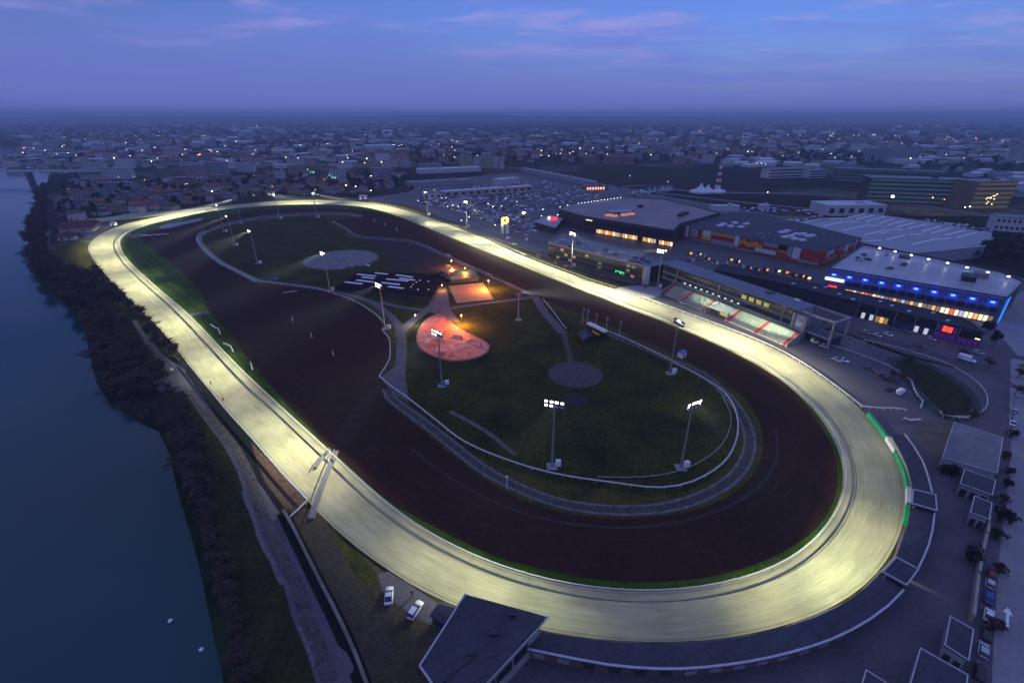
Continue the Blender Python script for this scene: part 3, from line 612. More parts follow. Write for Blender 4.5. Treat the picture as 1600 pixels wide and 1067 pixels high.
# ------------------------------------------------------------------ flat roofed buildings
def flat_building(name,label,cat,px,z,wallm,roofm,edge=None,group=None,inset=.5,edge_w=.45,edge_h=.45,doors=0,base=0):
    P=W(px,z); c=sum(P,Vector())/len(P); c.z=0; L=[p-c for p in P]
    a=sum(L[i].x*L[(i+1)%len(L)].y-L[(i+1)%len(L)].x*L[i].y for i in range(len(L)))
    if a<0: L=L[::-1]
    t=thing(name,label,cat,c,0,group)
    ins=offset_line(L,inset,True) if len(L)<12 else [Vector((p.x*.98,p.y*.98)) for p in L]
    MB().prism([(p.x,p.y) for p in ins],base,z-.3).build('wall',wallm,t)
    MB().prism([(p.x,p.y) for p in L],z-.3,z).build('roof',roofm,t)
    if edge:
        e=MB(); q=[Vector((p.x,p.y)) for p in L]; nn=len(q)
        for i in range(nn):
            A,B=q[i],q[(i+1)%nn]; d=(B-A).normalized(); nrm=Vector((-d.y,d.x)); 
            e.prism([A,B,B+nrm*edge_w-d*edge_w,A+nrm*edge_w+d*edge_w],z+.003,z+edge_h)
        e.build('roof_edge',edge,t)
    if doors:
        # dark doors on the side nearest the track
        k=min(range(len(ins)),key=lambda i:((ins[i]+ins[(i+1)%len(ins)])/2).y)
        A,B=ins[k],ins[(k+1)%len(ins)]; d=(B-A); r=math.atan2(d.y,d.x); dn=d.normalized(); nrm=Vector((dn.y,-dn.x))
        for j in range(doors):
            p=A+d*((j+.5)/doors)+nrm*.06; MB().box((p.x,p.y,.02),(min(3,d.length/doors*.65),.12,2.6),r).build('door',darksteel,t)
    return t
wallw=mat('pale_render',(.34,.34,.33),(.24,.24,.24),.5,.9)
edgew=mat('roof_trim_pale',(.50,.50,.52),(.40,.40,.42),.5,.6)
G5='flat roofed sheds along the side road'
flat_building('flat_shed','largest pale flat roofed shed beside the side road and parade paddock','shed',[(1491,659.5),(1568,683.5),(1559,740),(1472,715)],4.5,wallw,roof_grey,edgew,G5,.4,.16,.15,5)
flat_building('flat_shed','middle-sized dark flat roofed shed just below the largest pale one','shed',[(1507,732.8),(1556.7,750.5),(1551.6,774.5),(1499.8,755.6)],4,wallw,roof_slate,edgew,G5,.4,.2,.2,3)
flat_building('flat_shed','smallest dark flat roofed shed at the top end of the cream wall','shed',[(1522.5,774.5),(1551,786),(1546.6,812.5),(1516,801)],4,wallw,roof_slate,edgew,G5,.4,.2,.2,2)
flat_building('flat_shed','dark flat roofed shed standing beside the silver car','shed',[(1484.6,962.7),(1522.5,984),(1515,1033.5),(1475.7,1008)],4.5,wallw,roof_slate,edgew,G5,.4,.2,.2,2)
flat_building('flat_shed','big dark flat roofed shed cut by the lower edge, beside the side road','shed',[(1437.8,1012),(1513.7,1055),(1507,1110),(1420,1075)],4.5,wallw,roof_slate,edgew,G5,.4,.2,.2,0)
flat_building('flat_shed','dark shed of which only one roof corner shows at the lower edge','shed',[(1353,1046),(1395,1073),(1390,1110),(1340,1090)],4.5,wallw,roof_slate,edgew,G5,.4,.2,.2,0)
# stable ranges round the bend
brick=mat('red_brick',(.16,.10,.085),(.10,.065,.055),1.2,.9)
def stable(label,inn,out,z,high=False):
    A=W(inn,z); B=W(out,z)
    if not high: A=spline(A,4); B=spline(B,4)
    o=B[0].copy(); o.z=0; t=thing('stable_range',label,'stable',o,0,'roofed stable ranges round the outer bend')
    A=[Vector((p.x-o.x,p.y-o.y)) for p in A]; B=[Vector((p.x-o.x,p.y-o.y)) for p in B]
    MB().prism(A+B[::-1],z-.35,z).build('roof',roof_slate,t)
    c=(sum(A,Vector((0,0)))+sum(B,Vector((0,0))))/(len(A)+len(B))
    if high:
        loop=A+B[::-1]; e=MB(); nn=len(loop)
        ar=sum(loop[i].x*loop[(i+1)%nn].y-loop[(i+1)%nn].x*loop[i].y for i in range(nn))
        if ar<0: loop=loop[::-1]
        for i in range(nn):
            p,q=loop[i],loop[(i+1)%nn]; d=(q-p).normalized(); nr=Vector((-d.y,d.x)); e.prism([p,q,q+nr*.28-d*.28,p+nr*.28+d*.28],z+.003,z+.3)
        e.build('roof_edge',edgew,t)
    else:
        # gutter on the outer side
        s=1 if (offset_line(B,1)[len(B)//2]-c).length<(offset_line(B,-1)[len(B)//2]-c).length else -1
        q=offset_line(B,.2*s); MB().ribbon(q,.38,z+.003,z+.3).build('gutter',edgew,t)
    s=1 if (offset_line(B,1)[len(B)//2]-c).length<(offset_line(B,-1)[len(B)//2]-c).length else -1
    q=offset_line(B,(1.3 if not high else .5)*s); MB().ribbon(q,.3,0,z-.36).build('wall',brick,t)
    q2=offset_line(A,-.8*s if True else 0); MB().ribbon(q2,.3,0,z-.36).build('wall',wallw,t)
    q3=offset_line(B,(1.08 if not high else .28)*s)
    if not high:
        for i,p in enumerate(resample(q3,5.0)[:60]):
            j=min(range(len(q3)-1),key=lambda k:(q3[k]-p).length); d=q3[j+1]-q3[j]
            MB().box((p.x,p.y,.4),(2.4,.1,2.4),math.atan2(d.y,d.x)).build('stable_door',(mat('door_pale',(.30,.28,.29),(.2,.19,.2),.6) if (i//4)%3 else darksteel),t)
    return t
stable('first stable range behind the green hoarding, nearest the pale yard',[(1391,677),(1406,702),(1417,726),(1424,748),(1427,768)],[(1415,679),(1430,699),(1442.9,721),(1452,746),(1458,770)],4)
stable('small square stable block with pale roof edges, upper of two',[(1426.4,764.5),(1423.9,787)],[(1463,773),(1465,799)],5,True)
stable('stable range between the two small square blocks',[(1424,787),(1420,815),(1411,842),(1400,870)],[(1461.9,803),(1459,828),(1453,852.7),(1437,889)],4)
stable('small square stable block with pale roof edges, lower of two',[(1400,870),(1378,894)],[(1436.5,890),(1417.6,916)],5,True)
stable('longest stable range sweeping along the bottom of the sand track',[(1377,894),(1355,916),(1331.5,935),(1275.9,964),(1203.6,985.5),(1127.7,1000.6),(1026.5,1007),(940,1001),(900,995.6),(840,986)],[(1413.8,923.5),(1391,947),(1361.9,969),(1301,1001),(1203.6,1029.7),(1102.4,1045),(1026.5,1047.4),(950.6,1041),(900,1032),(815.8,1014.6)],4)
# judges' hall with the large folded roof
z=9.0; RP=[(727,928.5,9.2),(832,985.5,9.5),(752,1073,9.5),(733,1094,9.5),(700,1105,9.5),(655.5,1040.5,9.2)]
P=[G(*p) for p in RP]; B=G(857,964,8.5); c=Vector((P[0].x,P[0].y,0)); Lp=[p-c for p in P]; B=B-c; B2=G(752,1076,8.4)-c
t=thing('judges_hall','large hall with broad folded slate-grey roof beside the lower track','building',c)
rm=MB(); v=[Lp[0],Lp[1],Lp[2],Lp[3],Lp[4],Lp[5],B,B2]
dz=Vector((0,0,-.45)); rm.add([*v,*[p+dz for p in v]],[(5,4,3,2,1,0),(0,1,6),(1,2,7,6),(13,8,14,15,12) ,(0,6,14,8),(6,7,15,14),(5,0,8,13),(4,5,13,12)])
rm.build('roof',roof_slate,t)
foot=[(p.x,p.y) for p in (Lp[0]*.93+Lp[4]*.07,B*.93+Lp[5]*.07,B2*.94+Lp[5]*.06,Lp[4],Lp[5]*.95+B*.05)]
MB().prism(foot,0,8.2).build('wall',wallw,t)
e=MB()
for a,b in ((Lp[5],Lp[0]),(B,B2),(Lp[5],Lp[4])):
    e.tube(a+Vector((0,0,.1)),b+Vector((0,0,.1)),.22,.22,5)
e.build('roof_edge',edgew,t)
for (px,py,s) in ((772,990,1.4),(737,1022,1.0),(800,960,1.6)):
    p=G(px,py,9.4)-c; MB().box((p.x,p.y,9.35),(s,s*.8,.7)).build('roof_vent',darksteel,t)
p=G(712,1047,9.4)-c; MB().box((p.x,p.y,9.45),(9,.8,.25),R(40)).build('roof_duct',darksteel,t)
for f in (.35,.62,.88):
    p=B.lerp(B2,f); p=p*.945+Lp[5]*.055; MB().box((p.x,p.y,3.4),(4,.3,2.2),math.atan2(B2.y-B.y,B2.x-B.x)).build('window',glass('dark_glass',(.02,.025,.03)),t)
flat_building('lean_to_shelter','small dark shelter roof tucked against the left side of the folded roof','shelter',[(684,943),(711,950),(692,975),(671,962)],2.6,darksteel,roof_slate,None,None,.5)
# ------------------------------------------------------------------ grandstand
A=G(1035.6,460.6); Bq=G(1225,540.3); d=Bq-A; Lg=d.length; rz=math.atan2(d.y,d.x)
gs=thing('grandstand','long grandstand with sloping seat terraces, red stairs and flat grey roof','grandstand',A,rz)
inv=Matrix.Rotation(-rz,3,'Z')
def loc(px,py,z=0): return inv@(G(px,py,z)-Vector((A.x,A.y,0)))
NS=11; DEP=9.0; ZT=5.0
def terrace(x0,x1,m,n=NS,dep=DEP,zt=ZT,extra=0,name='terrace'):
    b=MB()
    for i in range(n):
        y0=dep*i/n; zz=.7+(zt-.7)*(i+1)/n+extra
        b.box(((x0+x1)/2,y0+dep/n/2,0 if not extra else zz-.3),(x1-x0,dep/n-.02*(i==n-1),zz if not extra else .3))
    return b.build(name,m,gs)
seatm=mat('terrace_concrete',(.32,.34,.28),(.20,.21,.18),.6,.9,fine=(2.,.2))
redm=mat('red_steps',(.42,.035,.03),(.30,.03,.03),1.,.8)
xs=[loc(1035.6,460.6).x,loc(1067,472).x,loc(1098.4,486.9).x,loc(1137.8,502.8).x,loc(1180,521.6).x,loc(1225,540.3).x]
for a,b in ((0,1),(1,2),(3,4),(4,5)): terrace(xs[a]+.9,xs[b]-.9,seatm)
for i,x in enumerate(xs): terrace(x-.85,x+.85,redm,NS,DEP,ZT,.12 if False else 0,'stair')
for x in (xs[0]-1.3,xs[2]+1.3,xs[3]-1.3,xs[5]+1.3):
    b=MB(); b.add([(x-.25,-.4,0),(x+.25,-.4,0),(x+.25,DEP,0),(x-.25,DEP,0),(x-.25,-.4,1.6),(x+.25,-.4,1.6),(x+.25,DEP,ZT+1),(x-.25,DEP,ZT+1)],[(3,2,1,0),(4,5,6,7),(0,1,5,4),(1,2,6,5),(2,3,7,6),(3,0,4,7)]); b.build('side_wall',conc,gs)
# recessed hall between the two seating banks
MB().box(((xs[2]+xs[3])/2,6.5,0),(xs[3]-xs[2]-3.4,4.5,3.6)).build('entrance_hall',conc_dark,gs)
MB().box(((xs[2]+xs[3])/2+2,4.15,.4),(5,.12,2.4)).build('ticket_window',emat('warm_window',(1.0,.72,.25),.35),gs)
MB().box(((xs[2]+xs[3])/2,4.6,3.62),(xs[3]-xs[2]-3.5,8,.25)).build('hall_canopy',conc,gs)
x0,x1=-17.0,xs[5]-6
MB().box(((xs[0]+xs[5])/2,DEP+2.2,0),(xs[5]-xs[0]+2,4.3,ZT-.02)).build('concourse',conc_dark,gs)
intm=mat('stand_interior',(.06,.08,.06),(.035,.045,.035),.3,.8)
MB().box(((x0+x1)/2,20.5,0),(x1-x0-2,13,12.6)).build('main_block',intm,gs)
gl_=glass('stand_glass',(.03,.045,.035),.1)
for k,(zz,hh) in enumerate(((5.4,3.2),(9.3,3.2))):
    nb=10
    for i in range(nb):
        w=(x1-x0-6)/nb; MB().box((x0+4+w*(i+.5),13.92,zz),(w-.25,.12,hh)).build('window_bay',gl_,gs)
for zz in (5.05,8.85): MB().box(((x0+x1)/2+1,12.9,zz),(x1-x0-2,2.1,.35)).build('balcony_slab',conc,gs)
for zz in (6.1,9.9): MB().box(((x0+x1)/2+1,12.0,zz),(x1-x0-2,.1,.12)).build('balcony_rail',steel,gs)
dl=emat('pale_lamp',(.8,.95,.85),1.0)
for i in range(10): MB().box((4+i*4.3,12.9,6.2),(1.1,.5,.6)).build('table_lamp',dl,gs)
wl=emat('yellow_window',(.75,.72,.15),.28)
for i in range(4): MB().box((x1-30+i*4.5,13.82,9.6),(3,.1,2.2)).build('lit_window',wl,gs)
MB().box(((x0+x1)/2,20,13.4),(x1-x0+2,14.5,.55)).build('roof',mat('stand_roof',(.17,.18,.22),(.13,.14,.17),.1,.6),gs)
MB().box((x1-22,23,13.96),(4,3,1.0)).build('roof_plant',conc_dark,gs)
MB().box((x1-8,25,13.96),(2.5,1.5,.8)).build('roof_plant',white,gs)
for x in (x0+14,x0+46,x1-6): MB().tube((x,11.9,5.2),(x,13.2,13.4),.25,.25,6).build('column',steel,gs)
# right end wall with white emblem
MB().box((x1+1.2,17.5,0),(.6,14,13.3)).build('end_wall',conc,gs)
MB().box((x1+3.2,11.6,0),(7.2,.6,12.6)).build('end_wall',mat('end_wall_pale',(.36,.37,.34),(.28,.29,.27),.3,.8),gs)
em=MB(); em.prism([(-1.7,-1.1),(-.5,-1.7),(1.1,-.9),(1.8,.3),(1.0,1.3),(.4,.6),(-.4,1.6),(-1.4,.7)],0,.12)
eo=em.build('emblem',white,gs); eo.location=(x1+3.6,11.28,8.3); eo.rotation_euler=(R(90),0,0)
# steel portal beyond the end wall
pf=MB()
for x in (x1+2.5,x1+18): 
    for y in (14,26): pf.box((x,y,0),(.9,.9,13.2))
pf.box((x1+10.2,14,13.2),(16.6,.9,.9)); pf.box((x1+10.2,26,13.2),(16.6,.9,.9)); pf.box((x1+18,20,13.2),(.9,11,.9)); pf.box((x1+10.2,14,4.6),(14.6,.7,.7)); pf.box((x1+18.46,14,2),(.1,.8,9))
pf.build('portal_frame',steel,gs)
MB().box((x1+10.2,21,0),(14,9,4.5)).build('entrance_block',darksteel,gs)
spot(11,G(1090,470),(d.x/Lg,d.y/Lg),24,9,2.0*EBASE,(.82,1,.66),.8,2.5)
spot(11,G(1185,508),(d.x/Lg,d.y/Lg),25,9,.6*EBASE,(.86,1,.68),.8,2.5)
# forecourt white bin / stands
def hut(label,px,py,w,dp,h,wm_,rm_,rz_=0,name='white_hut',cat='hut'):
    p=G(px,py); t=thing(name,label,cat,p,rz_); MB().box((0,0,0),(w,dp,h)).build('wall',wm_,t)
    b=MB(); b.add([(-w/2-.2,-dp/2-.2,h),(w/2+.2,-dp/2-.2,h),(w/2+.2,dp/2+.2,h),(-w/2-.2,dp/2+.2,h),(-w/2-.2,0,h+.8),(w/2+.2,0,h+.8)],[(0,1,5,4),(2,3,4,5),(1,2,5),(3,0,4),(3,2,1,0)]); b.build('roof',rm_,t)
    MB().box((0,-dp/2-.04,.1),(w*.3,.08,h*.7)).build('door',darksteel,t); return t
hut('small white judges hut by the dirt ring, right of the mast',1065,558,3,2.6,2.6,white,mat('blue_sheet',(.12,.18,.42),(.09,.13,.3),.5),.6)
hut('white kiosk hut lit by the lamps beyond the top bend',568,311,9,6,5,white,conc,.1)
hut('white hut on the grass corner where the chute meets the track',178,352,4,4,2.5,white,white,.3)
# ------------------------------------------------------------------ infield things
def street_lamp_proto():
    t=thing('street_lamp','x','street lamp'); MB().tube((0,0,0),(0,0,6),.12,.07,6).build('post',darksteel,t); MB().tube((0,0,5.95),(.9,0,6.2),.06,.05,5).build('arm',darksteel,t)
    return t
def lamp(px,py,label,col,em,h=6.0,group=None,power=0,r=.34,z=0):
    p=G(px,py,z); t=thing('street_lamp',label,'street lamp',p,0,group)
    for me,nm,mm in lampmesh(h): o=bpy.data.objects.new(nm,me); C.objects.link(o); o.parent=t
    hd=MB().sphere((0,0,h),r,8,5,.8).build('lamp_head',em,t)
    if power:
        ld=bpy.data.lights.new('lamp_light','POINT'); ld.energy=power; ld.color=col; ld.shadow_soft_size=.4; o=bpy.data.objects.new('lamp_light',ld); C.objects.link(o); o.parent=t; o.location=(0,0,h-.6)
    return t
_lm={}
def lampmesh(h):
    if h not in _lm:
        a=MB().tube((0,0,0),(0,0,h),.13,.08,6).mesh('post'); a.materials.append(darksteel); _lm[h]=[(a,'post',0)]
    return _lm[h]
orange=emat('sodium_lamp',(1,.52,.12),22.0); whl=emat('white_lamp',(1,.96,.85),22.0)
OC=(1,.36,.08)
GL='sodium lamps around the skate bowl and court'
lamp(706,420,'orange street lamp above the green canopy, left of the court',OC,orange,6,GL,2.2e4)
lamp(727,432,'orange street lamp behind the green canopy, nearest the dirt ring',OC,orange,6,GL,1.2e4)
lamp(763.5,453,'orange street lamp at the right edge of the orange court',OC,orange,6,GL,4.5e4)
lamp(707,431,'low orange lamp at the left corner of the green canopy',OC,orange,5,GL,1.6e4)
lamp(721.5,509,'orange street lamp at the upper right rim of the skate bowl',OC,orange,6,GL,3.5e4)
lamp(650,509,'white street lamp beside the forked footpath',(1,.9,.8),whl,6,None,4e3)
lamp(691,455,'orange lamp in the plaza between the dark hall and the court',OC,orange,4,GL,4e3)
# skate bowl: a sculpted concrete sheet
BO=[(685.9,494),(694,497),(702.3,504),(716,513.5),(729,521),(742,527),(754,533.5),(761,538),(764.5,543),(761.8,551),(753,557),(741.5,561.5),(726,564.5),(711,565.5),(694,563.5),(678,558.6),(665,552),(655.5,544),(651.5,534),(651.7,524.5),(657,512),(665.6,501.7),(676,496)]
bo=spline(W(BO),1.5,True); c=G(706,536); N=len(bo); RN=14; vs=[(0,0,.3)]
feats=[(-6,3,4.2,-.0,1.0),(4,-2,3.2,0,.9),(-1,-6,3,0,.8),(9,2,3.4,0,.9),(-9,-2,3.2,0,.8)]
def bh(x,y,t):
    h=.30+.45*max(0,(t-.85)/.15)**1.5
    for fx,fy,fr,_,fh in feats:
        d=math.hypot(x-fx,y-fy)/fr
        if d<1: h+=fh*(.5+.5*math.cos(math.pi*d))
    return h
fs=[]
for k in range(1,RN+1):
    t_=k/RN
    for p in bo: q=(p-c)*t_; vs.append((q.x,q.y,bh(q.x,q.y,t_)))
for i in range(N): fs.append((0,1+i,1+(i+1)%N))
for k in range(RN-1):
    for i in range(N): a=1+k*N+i; b_=1+k*N+(i+1)%N; fs.append((a,a+N,b_+N,b_))
n0=len(vs); vs+=[(p.x-c.x,p.y-c.y,.1) for p in bo]; L0=1+(RN-1)*N
fs+=[(L0+i,n0+i,n0+(i+1)%N,L0+(i+1)%N) for i in range(N)]
sk=thing('skate_bowl','coral red concrete skate bowl lit in the middle of the infield','skate bowl',c)
area=sum(bo[i].x*bo[(i+1)%N].y-bo[(i+1)%N].x*bo[i].y for i in range(N))
if area<0: fs=[f[::-1] for f in fs]
bm_=MB().add(vs,fs); bm_.build('riding_surface',mat('coral_concrete',(.46,.21,.19),(.50,.10,.045),.085,.75,fine=(.45,.22),detail=3),sk,True)
MB().path([Vector((p.x-c.x,p.y-c.y,.80)) for p in bo],.10,5,True).build('coping',mat('pink_coping',(.50,.26,.22),(.42,.2,.17),.5,.6),sk)
pk=mat('pale_pink_concrete',(.55,.31,.26),(.45,.22,.18),.5,.8)
for (x,y,w,d_,h,r) in ((-9,8,7,2.2,1.2,.6),(2,6,5,1.6,.7,-.3),(6,-4,6,1.8,.8,.4),(12,-2,5,2,1.0,-.5),(-4,-9,6,1.6,.7,.1),(-12,1,5,2,.9,1.2)):
    b=MB(); ca,sa=math.cos(r),math.sin(r); P_=[(-w/2,-d_/2,.3),(w/2,-d_/2,.3),(w/2,d_/2,.3),(-w/2,d_/2,.3),(-w/2,d_/2,h+.5),(w/2,d_/2,h+.5),(-w/2,d_*.2,h+.35),(w/2,d_*.2,h+.35)]
    P_=[(x+p[0]*ca-p[1]*sa,y+p[0]*sa+p[1]*ca,p[2]) for p in P_]
    b.add(P_,[(0,1,7,6),(6,7,5,4),(2,3,4,5),(0,6,4,3),(1,2,5,7),(3,2,1,0)]); b.build('ramp',pk,sk)
spot(14,G(700,535),(1,0),17,12,.065*EBASE,(1,.52,.36),.8,.5)
spot(14,G(715,550),(1,0),16,6,.085*EBASE,(1,.40,.18),.9,.5)
# court
pc=W([(702,448.5),(754,443.5),(770.6,468.8),(713.7,473.8)]); c=sum(pc,Vector())/4; 
t=thing('sports_court','orange surfaced sports court lit by sodium lamps','court',c)
MB().prism([(p.x-c.x,p.y-c.y) for p in pc],.0,.34).build('court_surface',mat('court_sand',(.40,.20,.10),(.33,.17,.09),.2,.9),t)
L=[p-c for p in pc]; MB().ribbon([p*1.01 for p in L],.35,.1,.6,True).build('kerb',conc,t)
for a in L: MB().tube((a.x*1.02,a.y*1.02,0),(a.x*1.02,a.y*1.02,3.5),.06,.06,5).build('post',darksteel,t)
flat_building('green_canopy','low building with dark green roof above the orange court','canopy',[(688,429),(735,415),(749,433),(704,437.5)],3,darksteel,mat('green_roof_sheet',(.03,.075,.055),(.02,.05,.04),.4,.6),None,None,.6)
flat_building('club_house','small brown club house beside the lamp at the top of the plaza','building',[(686,421),(700,413),(716,420),(700,429)],4,brick,mat('brown_tiles',(.10,.06,.045),(.07,.045,.04),.6,.9),None,None,.5)
t=flat_building('black_roofed_hall','low black roofed hall with rows of white rooflight strips','hall',[(521.4,449.8),(561.9,424.5),(698.5,428),(675.7,463.7)],2.4,darksteel,mat('black_roof',(.008,.008,.012),(.005,.005,.008),.3,.95),None,None,.6)
rl_=mat('rooflight_pale',(.72,.74,.78),(.62,.64,.7),.5,.3)
def c6(x,y): return (400+x/3.953,360+y/3.953)
for a,b in (((550,320),(655,332)),((735,264),(815,272)),((625,272),(740,284)),((620,308),(725,321)),((775,324),(885,336)),((815,348),(912,360)),((865,276),(968,291)),((805,302),(940,314)),((885,297),(980,309)),((655,290),(730,298))):
    A_=G(*c6(*a),2.4)-t.location; B_=G(*c6(*b),2.4)-t.location; d=B_-A_; mid=(A_+B_)/2
    MB().box((mid.x,mid.y,2.4),(d.length,1.7,.35),math.atan2(d.y,d.x)).build('rooflight_strip',rl_,t)
for q in ((970,335),(958,350),(1000,366),(1065,366),(990,320),(1012,310),(1065,315)):
    A_=G(*c6(*q),2.4)-t.location; MB().sphere((A_.x,A_.y,2.4),.7,8,4,.6).build('roof_dome',rl_,t)
# totaliser board and flags
a=G(918.5,521); b=G(945,534.5); d=b-a; t=thing('totaliser_board','black totaliser board with white top and yellow strip, facing the grandstand','scoreboard',a,math.atan2(d.y,d.x)); Lb=d.length
MB().box((Lb/2,0,1.4),(Lb,1.2,3.8)).build('board',mat('black_panel',(.012,.012,.014),(.008,.008,.01),.6,.5),t); MB().box((Lb/2,.0,5.22),(Lb+.4,2.2,.9)).build('white_top',white,t)
MB().box((Lb*.5,-.68,2.2),(Lb*.42,.14,1.1)).build('yellow_strip',mat('yellow_panel',(.60,.48,.06),(.5,.4,.05),.6),t)
for x in (Lb*.12,Lb*.88): MB().box((x,0,0),(.5,.8,1.4)).build('leg',darksteel,t)
flat_building('control_cabin','dark low cabin standing left of the totaliser board','cabin',[(904,519),(918,512),(926,524),(911,531)],2.6,darksteel,darksteel,None,None,.3)
for i,(x,y) in enumerate(((910,505),(917,508),(930,515),(946.7,520),(967,527))):
    p=G(x,y); t=thing('flagpole',('first flagpole from the left beside the totaliser board','second flagpole from the left, just behind the totaliser board','third flagpole, rising above the totaliser board top','fourth flagpole, right of the totaliser board','last flagpole, farthest right along the white infield rail')[i],'flagpole',p,0,'flagpoles beside the totaliser board')
    MB().tube((0,0,0),(0,0,9),.10,.06,6).build('pole',white,t); MB().add([(.06,0,8.8),(.06,0,7.7),(.7,.25,6.4),(.9,.1,6.9),(1.0,.12,8.2),(.5,-.1,8.8)],[(0,1,2,3,4,5),(5,4,3,2,1,0)]).build('flag',mat('flag_cloth',(.30,.30,.34),(.2,.2,.24),.8),t)
mk=[(457.7,502.5,'leftmost white marker post on the dark dirt field'),(487,528,'middle white marker post on the dark dirt field'),(521,556,'right-hand white marker post on the dark dirt field'),(585.4,347,'left white marker post in the far dirt corner'),(602,353,'middle white marker post in the far dirt corner'),(620,361,'right white marker post in the far dirt corner')]
for x,y,l in mk:
    t=thing('marker_post',l,'marker post',G(x,y),.3,'white marker posts on the dirt'); MB().box((0,0,0),(.5,.35,1.6)).build('lower_panel',white,t); MB().box((0,0,1.6),(.7,.25,1.6),0,.6).build('upper_panel',mat('marker_grey',(.5,.5,.5)),t)
t=thing('distance_post','white distance post on the grass verge of the lower infield','post',G(792,764.5)); MB().tube((0,0,0),(0,0,4.5),.12,.10,6).build('pole',white,t); MB().box((0,0,4.5),(.8,.15,.6)).build('panel',white,t)
# ------------------------------------------------------------------ shopping quarter
def facade_line(t,pa,pb):
    a=pa-t.location; b=pb-t.location; d=b-a; r=math.atan2(d.y,d.x); dn=Vector((d.x,d.y,0)).normalized(); n=Vector((dn.y,-dn.x,0))
    m_=(pa+pb)/2
    if n.dot(Vector((m_.x,m_.y,0)))>0: n=-n
    return a,d,r,n
_sm={}
def panel(t,name,a,d,r,n,u0,u1,z0,z1,m,off=.1,thick=.25):
    L=d.length*(u1-u0); p=a+d*((u0+u1)/2)+n*off
    k=(round(L,1),round(z1-z0,2),thick,m.name,name)
    if k not in _sm: me=MB().box((0,0,0),(L,thick,z1-z0)).mesh(name); me.materials.append(m); _sm[k]=me
    o=bpy.data.objects.new(name,_sm[k]); C.objects.link(o); o.parent=t; o.location=(p.x,p.y,z0); o.rotation_euler=(0,0,r); return o
dglass=glass('dark_glass',(.02,.025,.03)); dwall=mat('dark_cladding',(.05,.05,.058),(.035,.035,.04),.3,.7)
EMW=[emat('shop_window_amber',(1,.50,.14),1.0),emat('shop_window_cream',(1,.78,.42),1.5),emat('shop_window_orange',(1,.36,.08),.9),emat('shop_window_red',(1,.10,.05),1.4),emat('shop_window_dim',(.8,.55,.15),.22),emat('shop_window_pale',(.9,.92,1),.5)]
rq=random.Random(9)
# low glazed office building beside the upper straight
t=flat_building('glazed_office','low glazed office building with cars parked on its roof, beside the upper straight','office',[(856,380),(880,366),(960,384),(1048,412.5),(1011,417.5),(930,398)],10.5,dglass,roof_grey,steel,None,.4,.5,.6)
a,d,r,n=facade_line(t,G(857,381,10.5),G(1010,417,10.5)); a.z=0
for fl in range(3):
    for i in range(22):
        m_=(EMW[4] if rq.random()<.07 else (emat('office_glow',(.45,.50,.28),.05) if rq.random()<.2 else dglass))
        panel(t,'window',a,d,r,n,(i+.14)/22,(i+.86)/22,1.1+fl*3.2,2.7+fl*3.2,m_,-.25)
for fl in range(4): panel(t,'floor_band',a,d,r,n,0,1,.1+fl*3.2,.45+fl*3.2,mat('band_grey',(.14,.15,.16),(.1,.1,.11),.4,.7),-.15)
p=G(1008,444)-t.location; MB().box((p.x,p.y,0),(3.5,3.5,11.6)).build('stair_tower',mat('pale_tower',(.40,.42,.42),(.3,.32,.32),.4),t)
p=G(969,431)-t.location; MB().box((p.x,p.y,1.6),(8,.3,1.4),r).build('green_sign',emat('green_neon',(.05,1,.12),1.8),t)
p=G(1029,421,6)-t.location; MB().box((p.x,p.y,7),(7,.4,3),-.4).build('lit_screen',emat('warm_screen',(1,.70,.30),1.6),t)
# west shopping hall
t=flat_building('shopping_hall','wide shopping hall with brownish flat roof and glowing shop fronts','shopping centre',[(872,327),(887,320),(972,308),(1040,312),(1126,333),(1063,350),(1052,361),(914,339)],13,dwall,mat('roof_brown',(.24,.19,.17),(.13,.11,.11),.05,.5,fine=(.4,.2)),darksteel,None,.5,.6,.7)
a,d,r,n=facade_line(t,G(914,339,13),G(1052,361,13)); a.z=0
for i in range(30):
    if i in (17,18,24): continue
    u=.16+.86*i/30; panel(t,'shop_window',a,d,r,n,u,u+.021,.5,3.6+rq.random(),EMW[[0,1,0,3,1,0,2,1,0,5,4,0,1,2][i%14]],.6)
for i in range(22): panel(t,'window',a,d,r,n,(i+.15)/22,(i+.8)/22,6.0,10.5,dglass,.5)
panel(t,'canopy',a,d,r,n,0,1,4.7,5.1,darksteel,2.2,3.6)
panel(t,'lit_sign',a,d,r,n,.02,.10,10.2,11.2,emat('cream_sign',(1,.85,.5),1.0),.7)
ll=emat('deck_lamp',(.95,.97,1),6.0)
def roof_lamp(t,px,py,z,h=1.6,r_=.45):
    p=G(px,py,z+h)-t.location; MB().tube((p.x,p.y,z),(p.x,p.y,z+h-.2),.08,.08,5).build('lamp_post',darksteel,t); MB().sphere((p.x,p.y,z+h),r_,8,4,.6).build('lamp_head',ll,t)
roof_lamp(t,887,320.6,13)
for i in range(14): roof_lamp(t,904+i*5.05,318.0-i*.72,13,1.6,.42)
